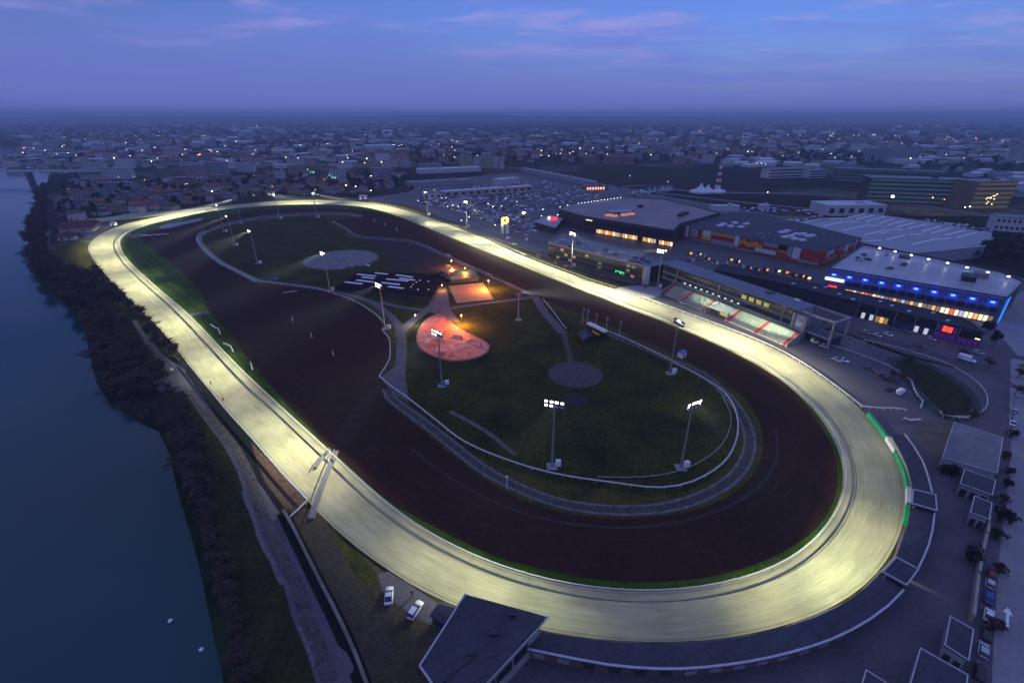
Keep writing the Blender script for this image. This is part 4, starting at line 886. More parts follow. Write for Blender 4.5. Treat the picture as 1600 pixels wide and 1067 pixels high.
# roof structures
pr_=[(948,329),(968,326.5),(990,327.5),(985,331),(956,331.5)]; P_=[p-t.location for p in W(pr_,15)]
MB().prism([(p.x,p.y) for p in P_],13.02,15).build('roof_hall',mat('pale_sheet',(.30,.34,.42),(.24,.27,.34),.3,.6),t)
for x,y,m_ in ((951,337,EMW[0]),(960,338,EMW[2]),(975,336.5,EMW[0]),(986,335,EMW[2])):
    p=G(x,y,13.4)-t.location; MB().box((p.x,p.y,13.02),(6,3,1.6),.3).build('glowing_rooflight',emat('roof_glow_%s'%m_.name,(1,.36,.16),.45),t)
for x,y,s in ((965,336,5),(1000,324,5),(1069,335,7),(1063,338,5)):
    p=G(x,y,13)-t.location; MB().box((p.x,p.y,13.02),(s,s*.7,2.4),.4).build('roof_plant',mat('brick_red_box',(.20,.07,.05),(.15,.06,.05),.5) if s==5 and x<970 else darksteel,t)
# patchwork building
t=flat_building('patchwork_store','big store clad in red, orange, white and grey panels','store',[(1060,351),(1142.5,332),(1180,333),(1260,350),(1347,372),(1285,394.3)],10.5,mat('red_cladding',(.46,.05,.035),(.38,.045,.035),.3,.7),roof_slate,None,None,.3)
CL={'r':mat('panel_red',(.55,.055,.035),(.46,.045,.03),.4,.6),'o':mat('panel_orange',(.70,.27,.04),(.6,.21,.03),.4,.6),'w':mat('panel_white',(.62,.62,.64),(.5,.5,.52),.4,.6),'g':mat('panel_grey',(.30,.32,.32),(.25,.27,.27),.4,.6),'k':mat('panel_black',(.02,.02,.022),(.015,.015,.017),.4,.6),'y':mat('panel_yellow',(.75,.48,.04),(.65,.4,.03),.4,.6)}
a,d,r,n=facade_line(t,G(1060.5,351.5,10.5),G(1285,394.3,10.5)); a.z=0
FR=[('o',0,.03,8,10.3),('w',.07,.09,1.5,10.5),('g',.11,.17,3,10),('w',.205,.27,5.5,10.2),('y',.205,.27,2.5,5.3),('o',.275,.445,7.7,10.3),('g',.275,.445,1.5,4.3),('w',.45,.48,2.5,10.6),('g',.65,.74,7.4,10.2),('w',.60,.735,1.5,4.6),('k',.747,.80,6.4,10.3),('o',.747,.80,4.5,6.2),('g',.803,.83,3,10.2),('w',.835,.88,1.8,10.4),('g',.88,1,.5,2.4),('g',.10,.60,.3,1.2)]
for k,u0,u1,z0,z1 in FR: panel(t,'cladding_panel',a,d,r,n,u0,u1,z0,z1,CL[k],.1)
for i in range(11): # yellow lettering, unreadable at this distance
    u=.485+i*.0145; zz=4.6+.8*math.sin(i*1.1); panel(t,'yellow_lettering',a,d,r,n,u,u+.010,zz,zz+2.6+(i%3)*.7,CL['y'],.15)
a2,d2,r2,n2=facade_line(t,G(1285,394.3,10.5),G(1346.5,372.2,10.5)); a2.z=0
for k,u0,u1,z0,z1 in (('w',.12,.30,6,9.5),('r',.0,.12,3,10.4),('o',.05,.40,.4,4.5),('w',.05,.2,4.8,7),('g',.42,.55,6,9.6),('w',.58,.66,4,10),('g',.68,.8,6,9.6),('w',.84,.88,3,10.6),('o',.5,.72,.4,3.5)): panel(t,'cladding_panel',a2,d2,r2,n2,u0,u1,z0,z1,CL[k],.1)
vent=mat('white_vent',(.60,.60,.64),(.5,.5,.54),.5,.5)
def c7(x,y): return (1060+x/5.333,300+y/5.333)
for q in ((345,285),(375,272),(435,290),(470,262),(520,295),(565,270),(860,340),(905,328),(890,380),(935,372),(985,355),(970,395),(1030,405),(1080,372),(1040,355),(1110,368)):
    p=G(*c7(*q),10.5)-t.location; MB().box((p.x,p.y,10.5),(5.5,4,1.3),.35,.85).build('roof_plant',vent,t)
for i in range(30):
    q=(rq.uniform(100,1350),rq.uniform(195,470)); 
    if q[1]<190+abs(q[0]-500)*.08 or q[1]>300+q[0]*.12: continue
    p=G(*c7(*q),10.5)-t.location; MB().sphere((p.x,p.y,10.5),.7,6,4,.6).build('roof_dome',vent,t)
# sawtooth hall
t=flat_building('sawtooth_hall','large pale hall with rows of long white rooflights','hall',[(1252,349),(1364,334.5),(1460,348),(1559,367),(1539,385),(1427.7,396),(1352,380)],9,mat('hall_sheet',(.26,.27,.31),(.2,.21,.25),.3,.7),mat('hall_roof',(.25,.25,.27),(.18,.18,.20),.1,.4,spec=.55),edgew,None,.3,.5,.3)
def c4(x,y): return (1200+x/3.953,160+y/3.953)
for a_,b_ in (((210,745),(330,722)),((345,768),(460,742)),((470,795),(600,765)),((595,822),(730,792)),((330,722),(450,718)),((460,742),(570,742)),((600,765),(700,764)),((730,792),(830,790)),((495,715),(600,692)),((550,726),(655,700)),((608,738),(722,710)),((690,750),(780,723)),((745,760),(850,733)),((805,772),(910,745)),((862,784),(980,755)),((955,800),(1070,768)),((1015,810),(1130,780)),((1098,824),(1215,795)),((1172,838),(1290,806)),((735,852),(850,822)),((870,820),(970,815)),((895,880),(1030,850)),((1030,850),(1135,843)),((700,812),(745,804)),((610,860),(700,858))):
    A_=G(*c4(*a_),9)-t.location; B_=G(*c4(*b_),9)-t.location; dd=B_-A_; mid=(A_+B_)/2
    MB().box((mid.x,mid.y,9),(dd.length,1.6,.7),math.atan2(dd.y,dd.x),.95).build('rooflight',rl_,t)
# blue lit parking deck
t=flat_building('parking_deck','shopping block with blue lamps on its front and a parking roof','shopping centre',[(1293.6,420),(1349,383),(1425,397),(1500,412),(1566,426),(1600,441),(1574.4,467),(1430,443)],14,mat('blue_grey_wall',(.10,.11,.14),(.07,.078,.1),.3,.7),mat('deck_concrete',(.38,.37,.39),(.22,.21,.23),.06,.36,spec=.65,fine=(.5,.15)),darksteel,None,.5,.5,.9)
a,d,r,n=facade_line(t,G(1293.6,420,14),G(1574.4,467,14)); a.z=0
for k in range(5):
    pass
sl=[i for i in range(34)]
for i in sl:
    u=.15+.83*i/34
    m_=EMW[[0,2,1,4,0,3,4,1,0,5,4,4,0,4,5,4,0,4,1,4,4,0,4,1,1,3,1,5,1,1,0,1,1,4][i]]
    panel(t,'shop_window',a,d,r,n,u,u+.019,.6,3.6,m_,.5)
blue=emat('blue_lamp',(.04,.10,1),9.0)
for i in range(10):
    p=a+d*(.051+.92*i/9.3)+n*2.2; ld=bpy.data.lights.new('blue_light','POINT'); ld.energy=900; ld.color=(.04,.09,1); ld.shadow_soft_size=.3; o=bpy.data.objects.new('blue_light',ld); C.objects.link(o); o.parent=t; o.location=(p.x,p.y,10.6)

for i in range(10):
    u=.04+.92*i/9.3; 
    panel(t,'blue_lamp',a,d,r,n,u,u+.022,11.0,11.7,blue,.9)
    panel(t,'painted_blue_wash',a,d,r,n,u-.018,u+.040,10.2,12.4,mat('blue_wash_paint',(.09,.10,.18),(.07,.08,.14),.4,.6),.35)  # bluish panel behind each lamp, its wash of light put into the colour
panel(t,'white_sign',a,d,r,n,.0,.125,7.4,9.2,emat('white_sign_box',(.9,.95,1),1.3),.7)
panel(t,'red_sign',a,d,r,n,.035,.09,3.0,4.4,emat('red_neon',(1,.03,.03),2.2),.7)
for i in range(16): panel(t,'dark_window',a,d,r,n,.14+.85*i/16,.14+.85*i/16+.04,6.0,8.6,dglass,.45)
a3,d3,r3,n3=facade_line(t,G(1574.4,467,14),G(1600,441,14)); a3.z=0
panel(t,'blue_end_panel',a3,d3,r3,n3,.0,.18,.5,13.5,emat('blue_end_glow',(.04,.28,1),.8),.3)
for q in ((1374.5,387.7),(1398.6,393),(1424,398.6),(1451,405),(1480.8,411),(1511,418),(1543.5,425.5),(1576,432)): roof_lamp(t,q[0],q[1],14,2.5,.75)
for x,y,w_,h_ in ((1512,437,10,3),(1413,402,8,1),(1532,432,9,2.5)):
    p=G(x,y,14)-t.location; MB().box((p.x,p.y,14.0),(w_,6,h_),.9).build('stair_head',darksteel if x!=1532 else mat('ramp_wall',(.25,.25,.22)),t)
# long dark roofed arcade in front
t=flat_building('arcade','long low arcade with dark roof and small shops facing the street','arcade',[(1125,413),(1200,427),(1326,455),(1453,484),(1516,502),(1539,520),(1440,496),(1344,473.5),(1200,438),(1115,422)],8,dwall,mat('arcade_roof',(.028,.026,.026),(.018,.018,.018),.2,.8),darksteel,None,.4,.5,.3)
a,d,r,n=facade_line(t,G(1344,473.5,8),G(1539,520,8)); a.z=0
for i in range(6):
    u=i/6
    for fl in (0,1):
        for j in range(4):
            m_=dglass
            if i==0 and fl==0: m_=EMW[5] if j%2 else dglass
            if i==1 and fl==0: m_=(EMW[4],EMW[0],EMW[4],dglass)[j]
            if i==4: m_=(emat('purple_glass',(.18,.03,.26),.08),)[0] if fl==0 or j in(0,3) else emat('red_screen',(1,.05,.02),2.4)
            if i==5 and fl==0: m_=emat('purple_glass',(.18,.03,.26),.08)
            if i in(2,3) and fl==0: m_=EMW[5] if rq.random()<.3 else glass('blue_glass',(.05,.07,.13),.2)
            panel(t,'shop_window',a,d,r,n,u+.008+j*.038,u+.008+j*.038+.032,.4+fl*3.8,3.4+fl*3.4,m_,.45)
    panel(t,'pilaster',a,d,r,n,u-.003,u+.003,.0,8.0,steel,.55)
panel(t,'lit_strip',a,d,r,n,.955,.99,4.2,4.8,EMW[1],.6)
for q in ((155,172),(290,197),(355,193),(440,236),(525,268),(695,282),(765,308),(870,342),(1020,352),(1110,400)):
    p=G(1200+q[0]/3.953,400+q[1]/3.953,8)-t.location; MB().box((p.x,p.y,8),(2,1,.4),.3).build('rooflight',rl_,t)
# cinema street lights between the red store and the stand (glowing terraces)
ws=random.Random(21)
for i,(x,y) in enumerate(((1078,398),(1092,400),(1105,407),(1118,412),(1141,408),(1152,411),(1170,421),(1183,424),(1196,424),(1215,426),(1228,428),(1241,432),(1252,434),(1262,437))):
    m_=EMW[(0,1,2,4)[i%4]]; t=thing('street_kiosk','small lit kiosk in the dark street between the patchwork store and the grandstand','kiosk',G(x,y),ws.uniform(0,1),'lit kiosks in the street before the patchwork store')
    MB().box((0,0,0),(3,2.4,2.6)).build('wall',dwall,t); MB().box((0,0,2.6),(3.6,3,.25)).build('roof',darksteel,t); MB().box((0,-1.26,.7),(2.2,.1,1.5)).build('lit_window',m_,t)
# canopy with red and white box sign
t=flat_building('entrance_canopy','pale tilted canopy with glowing red and white sign in the car park','canopy',[(833,346),(860,336),(880,341),(868,356)],6,darksteel,mat('canopy_membrane',(.30,.31,.36),(.24,.25,.3),.3,.6),None,None,2.2)
a,d,r,n=facade_line(t,G(855,341,6),G(869,345,6))
p=G(858,340,8)-t.location; MB().box((p.x,p.y,6.05),(2.5,1,3),.3).build('white_sign',emat('white_sign_box',(.9,.95,1),1.3),t); p=G(865,342,7.5)-t.location; MB().box((p.x,p.y,6.05),(7,1,3),.3).build('red_sign',emat('red_box_sign',(1,.04,.07),1.5),t)
# round yellow sign post
t=thing('sign_tower','tall sign tower with glowing yellow disc and two green and white boards','sign',G(789,372)); MB().tube((0,0,0),(0,0,7),.5,.5,6).build('pole',darksteel,t)
for s in (-1,1): MB().box((s*2.1,0,4),(2.6,.5,8.5)).build('board',mat('pale_board',(.55,.60,.62),(.45,.5,.52),.5),t)
MB().box((0,-.1,4),(1.4,.5,8.5)).build('green_board',mat('green_board',(.03,.25,.10),(.02,.2,.08),.5),t)
dm=MB(); dm.tube((0,-.5,15.5),(0,.5,15.5),3.4,3.4,20); dm.build('yellow_disc',emat('yellow_disc',(1,.62,.08),1.0),t)
MB().tube((0,-.62,15.5),(0,-.5,15.5),1.4,1.4,16).build('disc_centre',darksteel,t); MB().box((0,-.3,18.6),(7,.8,.5)).build('top_cap',darksteel,t)
# ------------------------------------------------------------------ trees
def bare_tree(seed,h=9.0,spread=.55,n1=8,n2=8,n3=8,tw=.085):
    r=random.Random(seed); T=MB(); K=MB()
    def branch(p,d,L,rad,lev):
        e=p+d*L
        if lev<2: T.tube(p,e,rad,rad*.6,5 if lev==0 else 4)
        else:
            u=d.orthogonal().normalized(); w=d.cross(u); wd=tw*(1.2 if lev==2 else .9)
            for v in (u,w): K.add([p-v*wd,p+v*wd,e+v*wd*.3,e-v*wd*.3],[(0,1,2,3)])
        if lev>=3: return
        n=(n1,n2,n3)[lev]
        for i in range(n):
            t=r.uniform(.35,1.0) if lev else r.uniform(.25,1.0)
            q=p.lerp(e,t); a=r.uniform(0,2*math.pi); up=r.uniform(.35,.9) if lev==0 else r.uniform(-.1,.7)
            nd_=(d*up+Vector((math.cos(a),math.sin(a),r.uniform(-.1,.35)))*spread*(1.3 if lev else 1)).normalized()
            branch(q,nd_,L*r.uniform(.45,.7),rad*.45,lev+1)
    for k in range(r.randint(1,3)):
        branch(Vector((r.uniform(-.4,.4),r.uniform(-.4,.4),0)),Vector((r.uniform(-.3,.3),r.uniform(-.3,.3),1)).normalized(),h*.5,h*.018,0)
    a=T.mesh('trunk'); a.materials.append(bark); b=K.mesh('crown'); b.materials.append(twig); return a,b
def leafy_tree(seed,h=8.0,w=3.4,m=None,n=420,conical=False):
    r=random.Random(seed); T=MB(); K=MB(); T.tube((0,0,0),(r.uniform(-.2,.2),0,h*.55),.28,.12,6)
    lobes=[]
    for i in range(7):
        a=r.uniform(0,6.28); q=Vector((math.cos(a)*w*.5*r.random(),math.sin(a)*w*.5*r.random(),h*r.uniform(.38,.8))); lobes.append((q,w*r.uniform(.38,.68)))
        T.tube((0,0,h*.3),q,.1,.04,4)
    for i in range(n):
        c,R_=r.choice(lobes); v=Vector((r.gauss(0,1),r.gauss(0,1),r.gauss(0,1))).normalized()*R_*r.uniform(.55,1.08)
        p=c+Vector((v.x,v.y,v.z*.85))
        if conical: f=max(.12,1-(p.z/h)); p.x*=f*1.5; p.y*=f*1.5
        if p.z<.6: continue
        s=r.uniform(.28,.62)*w/3.2; n_=(v.normalized()+Vector((r.uniform(-.6,.6),r.uniform(-.6,.6),r.uniform(-.2,.8)))).normalized(); u=n_.orthogonal().normalized()*s; k=n_.cross(u)
        K.add([p-u-k*.6,p+u*.3-k,p+u+k*.5,p-u*.4+k],[(0,1,2,3)])
    a=T.mesh('trunk'); a.materials.append(bark); b=K.mesh('crown'); b.materials.append(m or leaf); return a,b
BT=[bare_tree(s,11.5,.75) for s in (1,2,3,4,5)]; BS=[bare_tree(s,4.8,.95,6,6,6,.055) for s in (11,12,13)]
LT=[leafy_tree(21,9,3.8,leaf),leafy_tree(22,8,4.2,leaf2),leafy_tree(23,11,3.4,leaf),leafy_tree(24,7,3.6,leaf2)]
CT=[leafy_tree(31,13,3.2,leaf,420,True)]
SH=[leafy_tree(41,2.2,1.5,leaf,160),leafy_tree(42,2.0,1.4,mat('rust_foliage',(.10,.035,.03),(.05,.02,.02),.8,.9),160)]
def tree(name,meshes,p,label,group=None,sc=1.0,rz=None,cat='tree'):
    t=thing(name,label,cat,p,random.uniform(0,6.28) if rz is None else rz,group); t.scale=(sc,sc,sc*random.uniform(.85,1.15))
    for me,nm in zip(meshes,('trunk','crown')):
        o=bpy.data.objects.new(nm,me); C.objects.link(o); o.parent=t
    return t
ROADP=[(p.x-2.5,p.y) for p in rl]+[(p.x+2.5,p.y) for p in rr_[::-1]]
def scatter(poly,n,dmin,seed,tries=40):
    r=random.Random(seed); W_=[(q.x,q.y) for q in W(poly)]; xs_=[p[0] for p in W_]; ys=[p[1] for p in W_]; out=[]; grid={}
    for _ in range(n*tries):
        if len(out)>=n: break
        x,y=r.uniform(min(xs_),max(xs_)),r.uniform(min(ys),max(ys))
        if not inpoly(x,y,W_) or inpoly(x,y,ROADP): continue
        k=(int(x//dmin),int(y//dmin))
        if any((q[0]-x)**2+(q[1]-y)**2<dmin*dmin for i in (-1,0,1) for j in (-1,0,1) for q in grid.get((k[0]+i,k[1]+j),())): continue
        grid.setdefault(k,[]).append((x,y)); out.append(Vector((x,y,0)))
    return out
def scatter_px(poly,n,seed,dmin=0):
    r=random.Random(seed); xs_=[p[0] for p in poly]; ys=[p[1] for p in poly]; out=[]
    for _ in range(n*60):
        if len(out)>=n: break
        x,y=r.uniform(min(xs_),max(xs_)),r.uniform(min(ys),max(ys))
        if inpoly(x,y,poly) and all((a-x)**2+4*(b-y)**2>dmin*dmin for a,b in out): out.append((x,y))
    return out
z1=[(60,300),(74,292),(72,330),(70,372),(88,408),(120,432),(168,452),(215,515),(250,556),(276,580),(262,596),(238,600),(246,622),(225,655),(205,640),(185,625),(160,592),(145,548),(132,506),(104,474),(70,447),(48,422),(42,395),(46,360),(58,328)]
for p in scatter(z1,270,4.3,5): tree('bare_tree',random.choice(BT),p,'bare leafless tree in the dense dark belt between the river and the track','bare trees of the river belt',random.uniform(.85,1.3))
z1b=[(150,418),(172,440),(215,482),(250,516),(292,566),(276,572),(232,522),(190,468),(165,445)]
for p in scatter(z1b,50,3.6,6): tree('bare_tree',random.choice(BT),p+Vector((-2,0,0)),'bare bushy tree crowding the left edge of the sand track','bare trees along the track edge',random.uniform(.55,.85))
z1c=[(262,608),(300,612),(318,645),(340,690),(310,690),(296,660),(262,655),(245,640)]
for p in scatter(z1c,24,5.5,7): tree('bare_tree',random.choice(BT),p,'bare leafless tree below the gravel apron beside the riverside road','bare trees below the gravel apron',random.uniform(.55,.85))
z1d=[(262,655),(300,668),(312,700),(322,745),(330,790),(310,790),(296,750),(284,700)]
for p in scatter(z1d,40,3.2,17): tree('bare_tree',random.choice(BT),p,'bare tree thinning out along the lower river bank','bare trees of the lower bank',random.uniform(.55,.9))
z2=[(250,655),(300,670),(318,720),(330,790),(345,850),(372,930),(400,1067),(372,1067),(352,960),(338,900),(325,850),(308,800),(292,750),(280,700)]
for p in scatter(z2,150,2.0,8): tree('bare_shrub',random.choice(BS),p,'low bare shrub on the river bank below the tree belt','bare shrubs on the lower river bank',random.uniform(.6,1.05),cat='shrub')
for i,(x,y,s,k) in enumerate(((1562,812,2.2,0),(1578,818,1.2,0),(1557,842,1.5,0),(1566,785,1.3,1),(1572,715,1.3,1),(1575,740,1.2,0),(1572,760,1.3,0),(1579,682,1.5,0),(1560,895,1.3,1),(1552,984,1.6,1),(1516,876,2.0,0),(1478,730,1.0,0),(1487,742,1.6,0),(1471,738,1.2,0))):
    tree('garden_shrub',SH[k],G(x,y),['round dark shrub, largest on the dusty verge below the smallest shed','small dark shrub right of the largest verge shrub','dark shrub by the kerb below the largest verge shrub','reddish shrub on the verge beside the smallest shed','reddish shrub on the verge beside the largest pale shed','dark shrub on the verge between the reddish one and the middle shed','dark shrub beside the road end of the middle shed','dark shrub at the road corner of the largest pale shed','reddish shrub behind the dark red parked car','reddish shrub between the white car and the dark car','broad dark shrub leaning on the cream wall','small shrub by the wall of the largest pale shed, left one','dark bush by the lower wall of the largest pale shed','small bush at the left corner of the largest pale shed'][i],None,s,cat='shrub')
pt=[(1402,598,.9,'bare tree between the parked cars and the parade paddock'),(1412,580,.8,'bare tree at the upper left end of the parade paddock lawn'),(1392,590,.6,'small bare tree among the cars left of the paddock'),(1478,652,.8,'dark bare tree at the foot of the parade paddock'),(1516,655,.7,'thin bare tree near the lower right paddock fence'),(1590,590,.8,'bare tree on the forecourt right of the paddock, upper'),(1585,618,.8,'bare tree on the forecourt right of the paddock, lower'),(1545,575,.6,'bare tree at the street corner above the paddock')]
for x,y,s,l in pt: tree('bare_tree',random.choice(BT),G(x,y),l,None,s)
tree('leafy_tree',LT[2],G(1552,540),'dark leafy tree at the right end of the arcade',None,.8); tree('leafy_tree',LT[1],G(1541,518),'dark leafy tree behind the right end of the arcade roof',None,.7)
for p in scatter([(1180,488),(1240,505),(1300,512),(1290,506),(1200,484)],7,6,3): tree('bare_tree',BT[0],p,'bare street tree behind the grandstand','bare street trees behind the grandstand',.5)
for p in scatter([(845,398),(1010,447),(1022,452),(1000,452),(900,425),(840,405)],16,6,4): tree('bare_shrub',random.choice(BS),p,'bare shrub in the strip before the glazed office','bare shrubs before the glazed office',random.uniform(.8,1.2),cat='shrub')
for p in scatter([(1555,372),(1620,395),(1640,430),(1560,415),(1500,400),(1540,390)],26,9,14): tree('leafy_tree',random.choice(LT),p,'dark leafy tree in the grove behind the parking roof','dark grove behind the parking roof',random.uniform(1,1.4))
ug=MB(); ru=random.Random(8)
for poly,n_,hh_ in ((z1,900,2.2),(z1b,220,1.8),(z2,600,1.6),([(300,690),(322,690),(345,745),(330,760),(312,735)],60,1.5)):
    for p in scatter(poly,n_,.5,n_):
        for _ in range(9):
            a=ru.uniform(0,6.28); l=ru.uniform(.35,1)*hh_; q=Vector((math.cos(a)*l*.55,math.sin(a)*l*.55,l)); u=Vector((-math.sin(a),math.cos(a),0))*.10
            e=p+q; ug.add([p-u,p+u,e+u*.4,e-u*.4],[(0,1,2,3)])
            e2=p+q*.5+Vector((math.cos(a+1.2),math.sin(a+1.2),.6))*l*.5; m2=p+q*.45; ug.add([m2-u*.6,m2+u*.6,e2+u*.2,e2-u*.2],[(0,1,2,3)])
o=ug.build('undergrowth',twig); o['kind']='stuff'
# ------------------------------------------------------------------ town
roofr=mat('roof_tiles_red',(.20,.085,.065),(.12,.055,.048),.5,.9); roofb=mat('roof_tiles_brown',(.12,.075,.06),(.08,.055,.05),.5,.9); roofg=mat('roof_grey_tiles',(.13,.13,.15),(.09,.09,.1),.5,.9)
wcol=[mat('wall_cream',(.42,.38,.32),(.32,.29,.25),.4,.9),mat('wall_white',(.52,.51,.50),(.42,.41,.4),.4,.9),mat('wall_ochre',(.34,.27,.20),(.26,.2,.15),.4,.9),mat('wall_grey',(.30,.30,.32),(.22,.22,.24),.4,.9)]
winm=glass('house_window',(.03,.035,.045),.15)
def gable(w,d,h,r,ov=.4):
    b=MB(); x,y=w/2+ov,d/2+ov
    b.add([(-x,-y,h-.1),(x,-y,h-.1),(x,y,h-.1),(-x,y,h-.1),(-x*.98,0,h+r),(x*.98,0,h+r)],[(0,1,5,4),(2,3,4,5),(1,2,5),(3,0,4),(3,2,1,0)]); return b
HP=[]
def house_proto(w,d,h,r,wm_,rm_,wins=True):
    t=thing('house','x','house',(0,0,-500)); MB().box((0,0,0),(w,d,h)).build('wall',wm_,t)
    rf=gable(w,d,h,r).build('roof',rm_,t); MB().box((w*.25,d*.15,h+r*.35),(.7,.7,r*.9)).build('chimney',wm_,rf)
    if wins:
        for fl in range(max(1,int(h//2.8))):
            for k in (-.3,0,.3):
                if fl==0 and k==0: MB().box((0,-d/2-.04,.05),(1.1,.1,2.1)).build('door',bark,t)
                else: MB().box((w*k,-d/2-.04,.9+fl*2.8),(1.3,.1,1.4)).build('window',winm,t)
    return t
specs=[(13,9,5.6,2.2,0,roofr,'cream','red'),(11,9,3.2,2.2,1,roofb,'white','brown'),(15,9,5.8,2.3,2,roofr,'ochre','red'),(12,8,5.6,2.0,3,roofg,'grey','grey'),(14,10,3.4,2.5,0,roofb,'cream','brown'),(10,9,6.0,2.0,1,roofr,'white','red')]
protos=[(house_proto(w,d,h,r,wcol[k],rm_),a,b) for w,d,h,r,k,rm_,a,b in specs]
placed=[]
def free(p,rad):
    if any((p.x-q.x)**2+(p.y-q.y)**2<(rad+rr)**2 for q,rr in placed): return False
    placed.append((p.copy(),rad)); return True
# named near houses along the chute
near=[(160,335.5,1,'cream house behind the start of the chute, left of the pair'),(184.5,330.5,2,'ochre house with red roof behind the chute, right of the pair'),(216.5,332,5,'white house with red roof and parked cars behind the chute'),(239,328.5,0,'cream house second from the right of the chute row'),(267,327,4,'low cream house at the right end of the chute row'),(299,318,2,'ochre house with red roof where the chute meets the bend')]
used=set()
def place_house(pi,p,rz,label,group=None,sc=1.0):
    t,a,b=protos[pi]
    if pi not in used:
        used.add(pi); t.location=p; t.rotation_euler=(0,0,rz); t['label']=label; t.scale=(sc,sc,sc)
        if group: t['group']=group
        return t
    o=dup(t,p,rz,label,None,sc)
    if group: o['group']=group
    elif 'group' in o: del o['group']
    return o
for x,y,k,l in near:
    p=G(x,y); free(p,8); place_house(k,p,random.uniform(-.25,.1),l,None,1.15)
def block(name,label,cat,xl,yl,xr,yr,top,depth,floors,cols,wm_,rm_=roof_grey,winmat=winm,group=None,gab=False,bands=None):
    a=G(xl,yl); b_=G(xr,yr); d=b_-a; L=d.length; r=math.atan2(d.y,d.x); h=top
    c=(a+b_)/2+Vector((-math.sin(r),math.cos(r),0))*depth/2
    t=thing(name,label,cat,c,r,group); placed.append((c.copy(),max(L,depth)*.55)); k=0
    MB().box((0,0,0),(L,depth,h)).build('wall',wm_,t)
    if gab: gable(L,depth,h,min(4,depth*.2),.6).build('roof',rm_,t)
    else:
        MB().box((0,0,h+.003),(L+.6,depth+.6,.5)).build('roof',rm_,t)
        MB().box((L*.2,0,h+.5),(min(6,L*.15),min(4,depth*.4),2)).build('roof_plant',wm_,t)
    if bands:
        for f in range(floors): MB().box((0,-depth/2-.06,h*(f+.35)/floors),(L*.97,.15,h/floors*.45)).build('window_band',bands,t)
    elif cols:
        me=MB().box((0,0,0),(L/cols*.5,.14,h/floors*.45)).mesh('window'); me.materials.append(winmat)
        for f in range(floors):
            for i in range(cols):
                if k>=99: break
                o=bpy.data.objects.new('window',me); C.objects.link(o); o.parent=t; o.location=(-L/2+L*(i+.5)/cols,-depth/2-.05,h*(f+.3)/floors); k+=1
    return t
def hh(yb,yt): return hgt(yb,yt)
W0,W1,W2,W3=wcol
tan=mat('wall_tan',(.26,.18,.14),(.20,.14,.11),.4,.9)
block('apartment_block','long white apartment slab in the left suburb near the bridge','apartments',126.5,281,206,280,hh(280,263.5),14,6,16,W1)
block('apartment_block','white apartment slab rising behind the long white slab','apartments',131,274,163,274,hh(274,256),14,6,7,W1)
block('apartment_block','grey apartment block below the long white slab','apartments',167,300,208,300,hh(300,286),12,4,8,W3)
block('apartment_block','pale apartment block left of three in a row beyond the suburb','apartments',289,275,321,275,hh(275,259),14,5,7,W3)
block('apartment_block','pale apartment block, middle and tallest of three in a row','apartments',322,274,353,274,hh(274,254.5),14,6,7,W3)
block('apartment_block','pale apartment block right of three in a row','apartments',370,269,396,269,hh(269,256.5),14,5,6,W1)
block('apartment_block','pinkish apartment block in front of the row of three, left','apartments',273,291,304,291,hh(291,278),12,4,7,tan)
block('apartment_block','pinkish apartment block in front of the row of three, right','apartments',332,286,360,286,hh(286,274),12,4,6,tan)
block('terrace_house','long red roofed terrace behind the chute houses','terrace',244,310,282,308,hh(309,299),10,2,9,W2,roofr,gab=True)
block('apartment_block','white fronted building with a light gable in mid town','building',430,280,448,279,hh(279,267),12,4,4,W1)
block('apartment_block','white fronted building right of the green lamps','building',521,281,545,279,hh(280,267),14,4,5,W1)
block('apartment_block','grey building left of the red roofed one in mid town','building',582,277,611,276,hh(277,264),16,4,6,W3)
block('apartment_block','ochre apartment block left of the white fronted one','apartments',452,273,474,273,hh(273,259),12,5,5,W2)
grn=mat('wall_green_white',(.34,.40,.24),(.28,.33,.2),.05,.9)
for i,(a_,b2) in enumerate(((719,737),(740,751),(753,768),(770,778),(780,788))):
    block('tower_block',['green and white tower block, first of five in a row','narrow white tower block, second of five','green and white tower block, middle of five in a row','white tower block, fourth of five','white tower block, last of five in a row'][i],'apartments',a_,262+i*.5,b2,262+i*.5,hh(263,246),16,7,4,grn if i in (0,2) else W1)
block('apartment_block','pale apartment block left of the five tower blocks','apartments',653,268,689,268,hh(268,257),14,5,8,W3)
block('warehouse','long white roofed warehouse below the five tower blocks','warehouse',655,272,752,268,7,30,1,0,W1,mat('sheet_white',(.46,.47,.50),(.36,.37,.40),.2,.35,spec=.7))
block('warehouse','bright white warehouse far beyond the suburb with lamps at its side','warehouse',572,236,616,235,14,60,1,0,W1,MATS['sheet_white'])
block('warehouse','white shed left of two beyond mid town','warehouse',425,241,461,240,9,40,1,0,W1,MATS['sheet_white'])
block('warehouse','white shed right of two beyond mid town','warehouse',481,241,513,241,9,40,1,0,W1,MATS['sheet_white'])
for i,(a_,b2) in enumerate(((915,932),(945,968),(972,996),(1055,1068))):
    block('apartment_block',['brown apartment block left of the brown group beyond the viaduct','brown apartment block in the middle of the brown group','reddish brown apartment block right of the brown group','ochre apartment block standing alone right of the brown group'][i],'apartments',a_,258,b2,258,hh(258,244.5),16,5,5,tan if i<3 else W2)
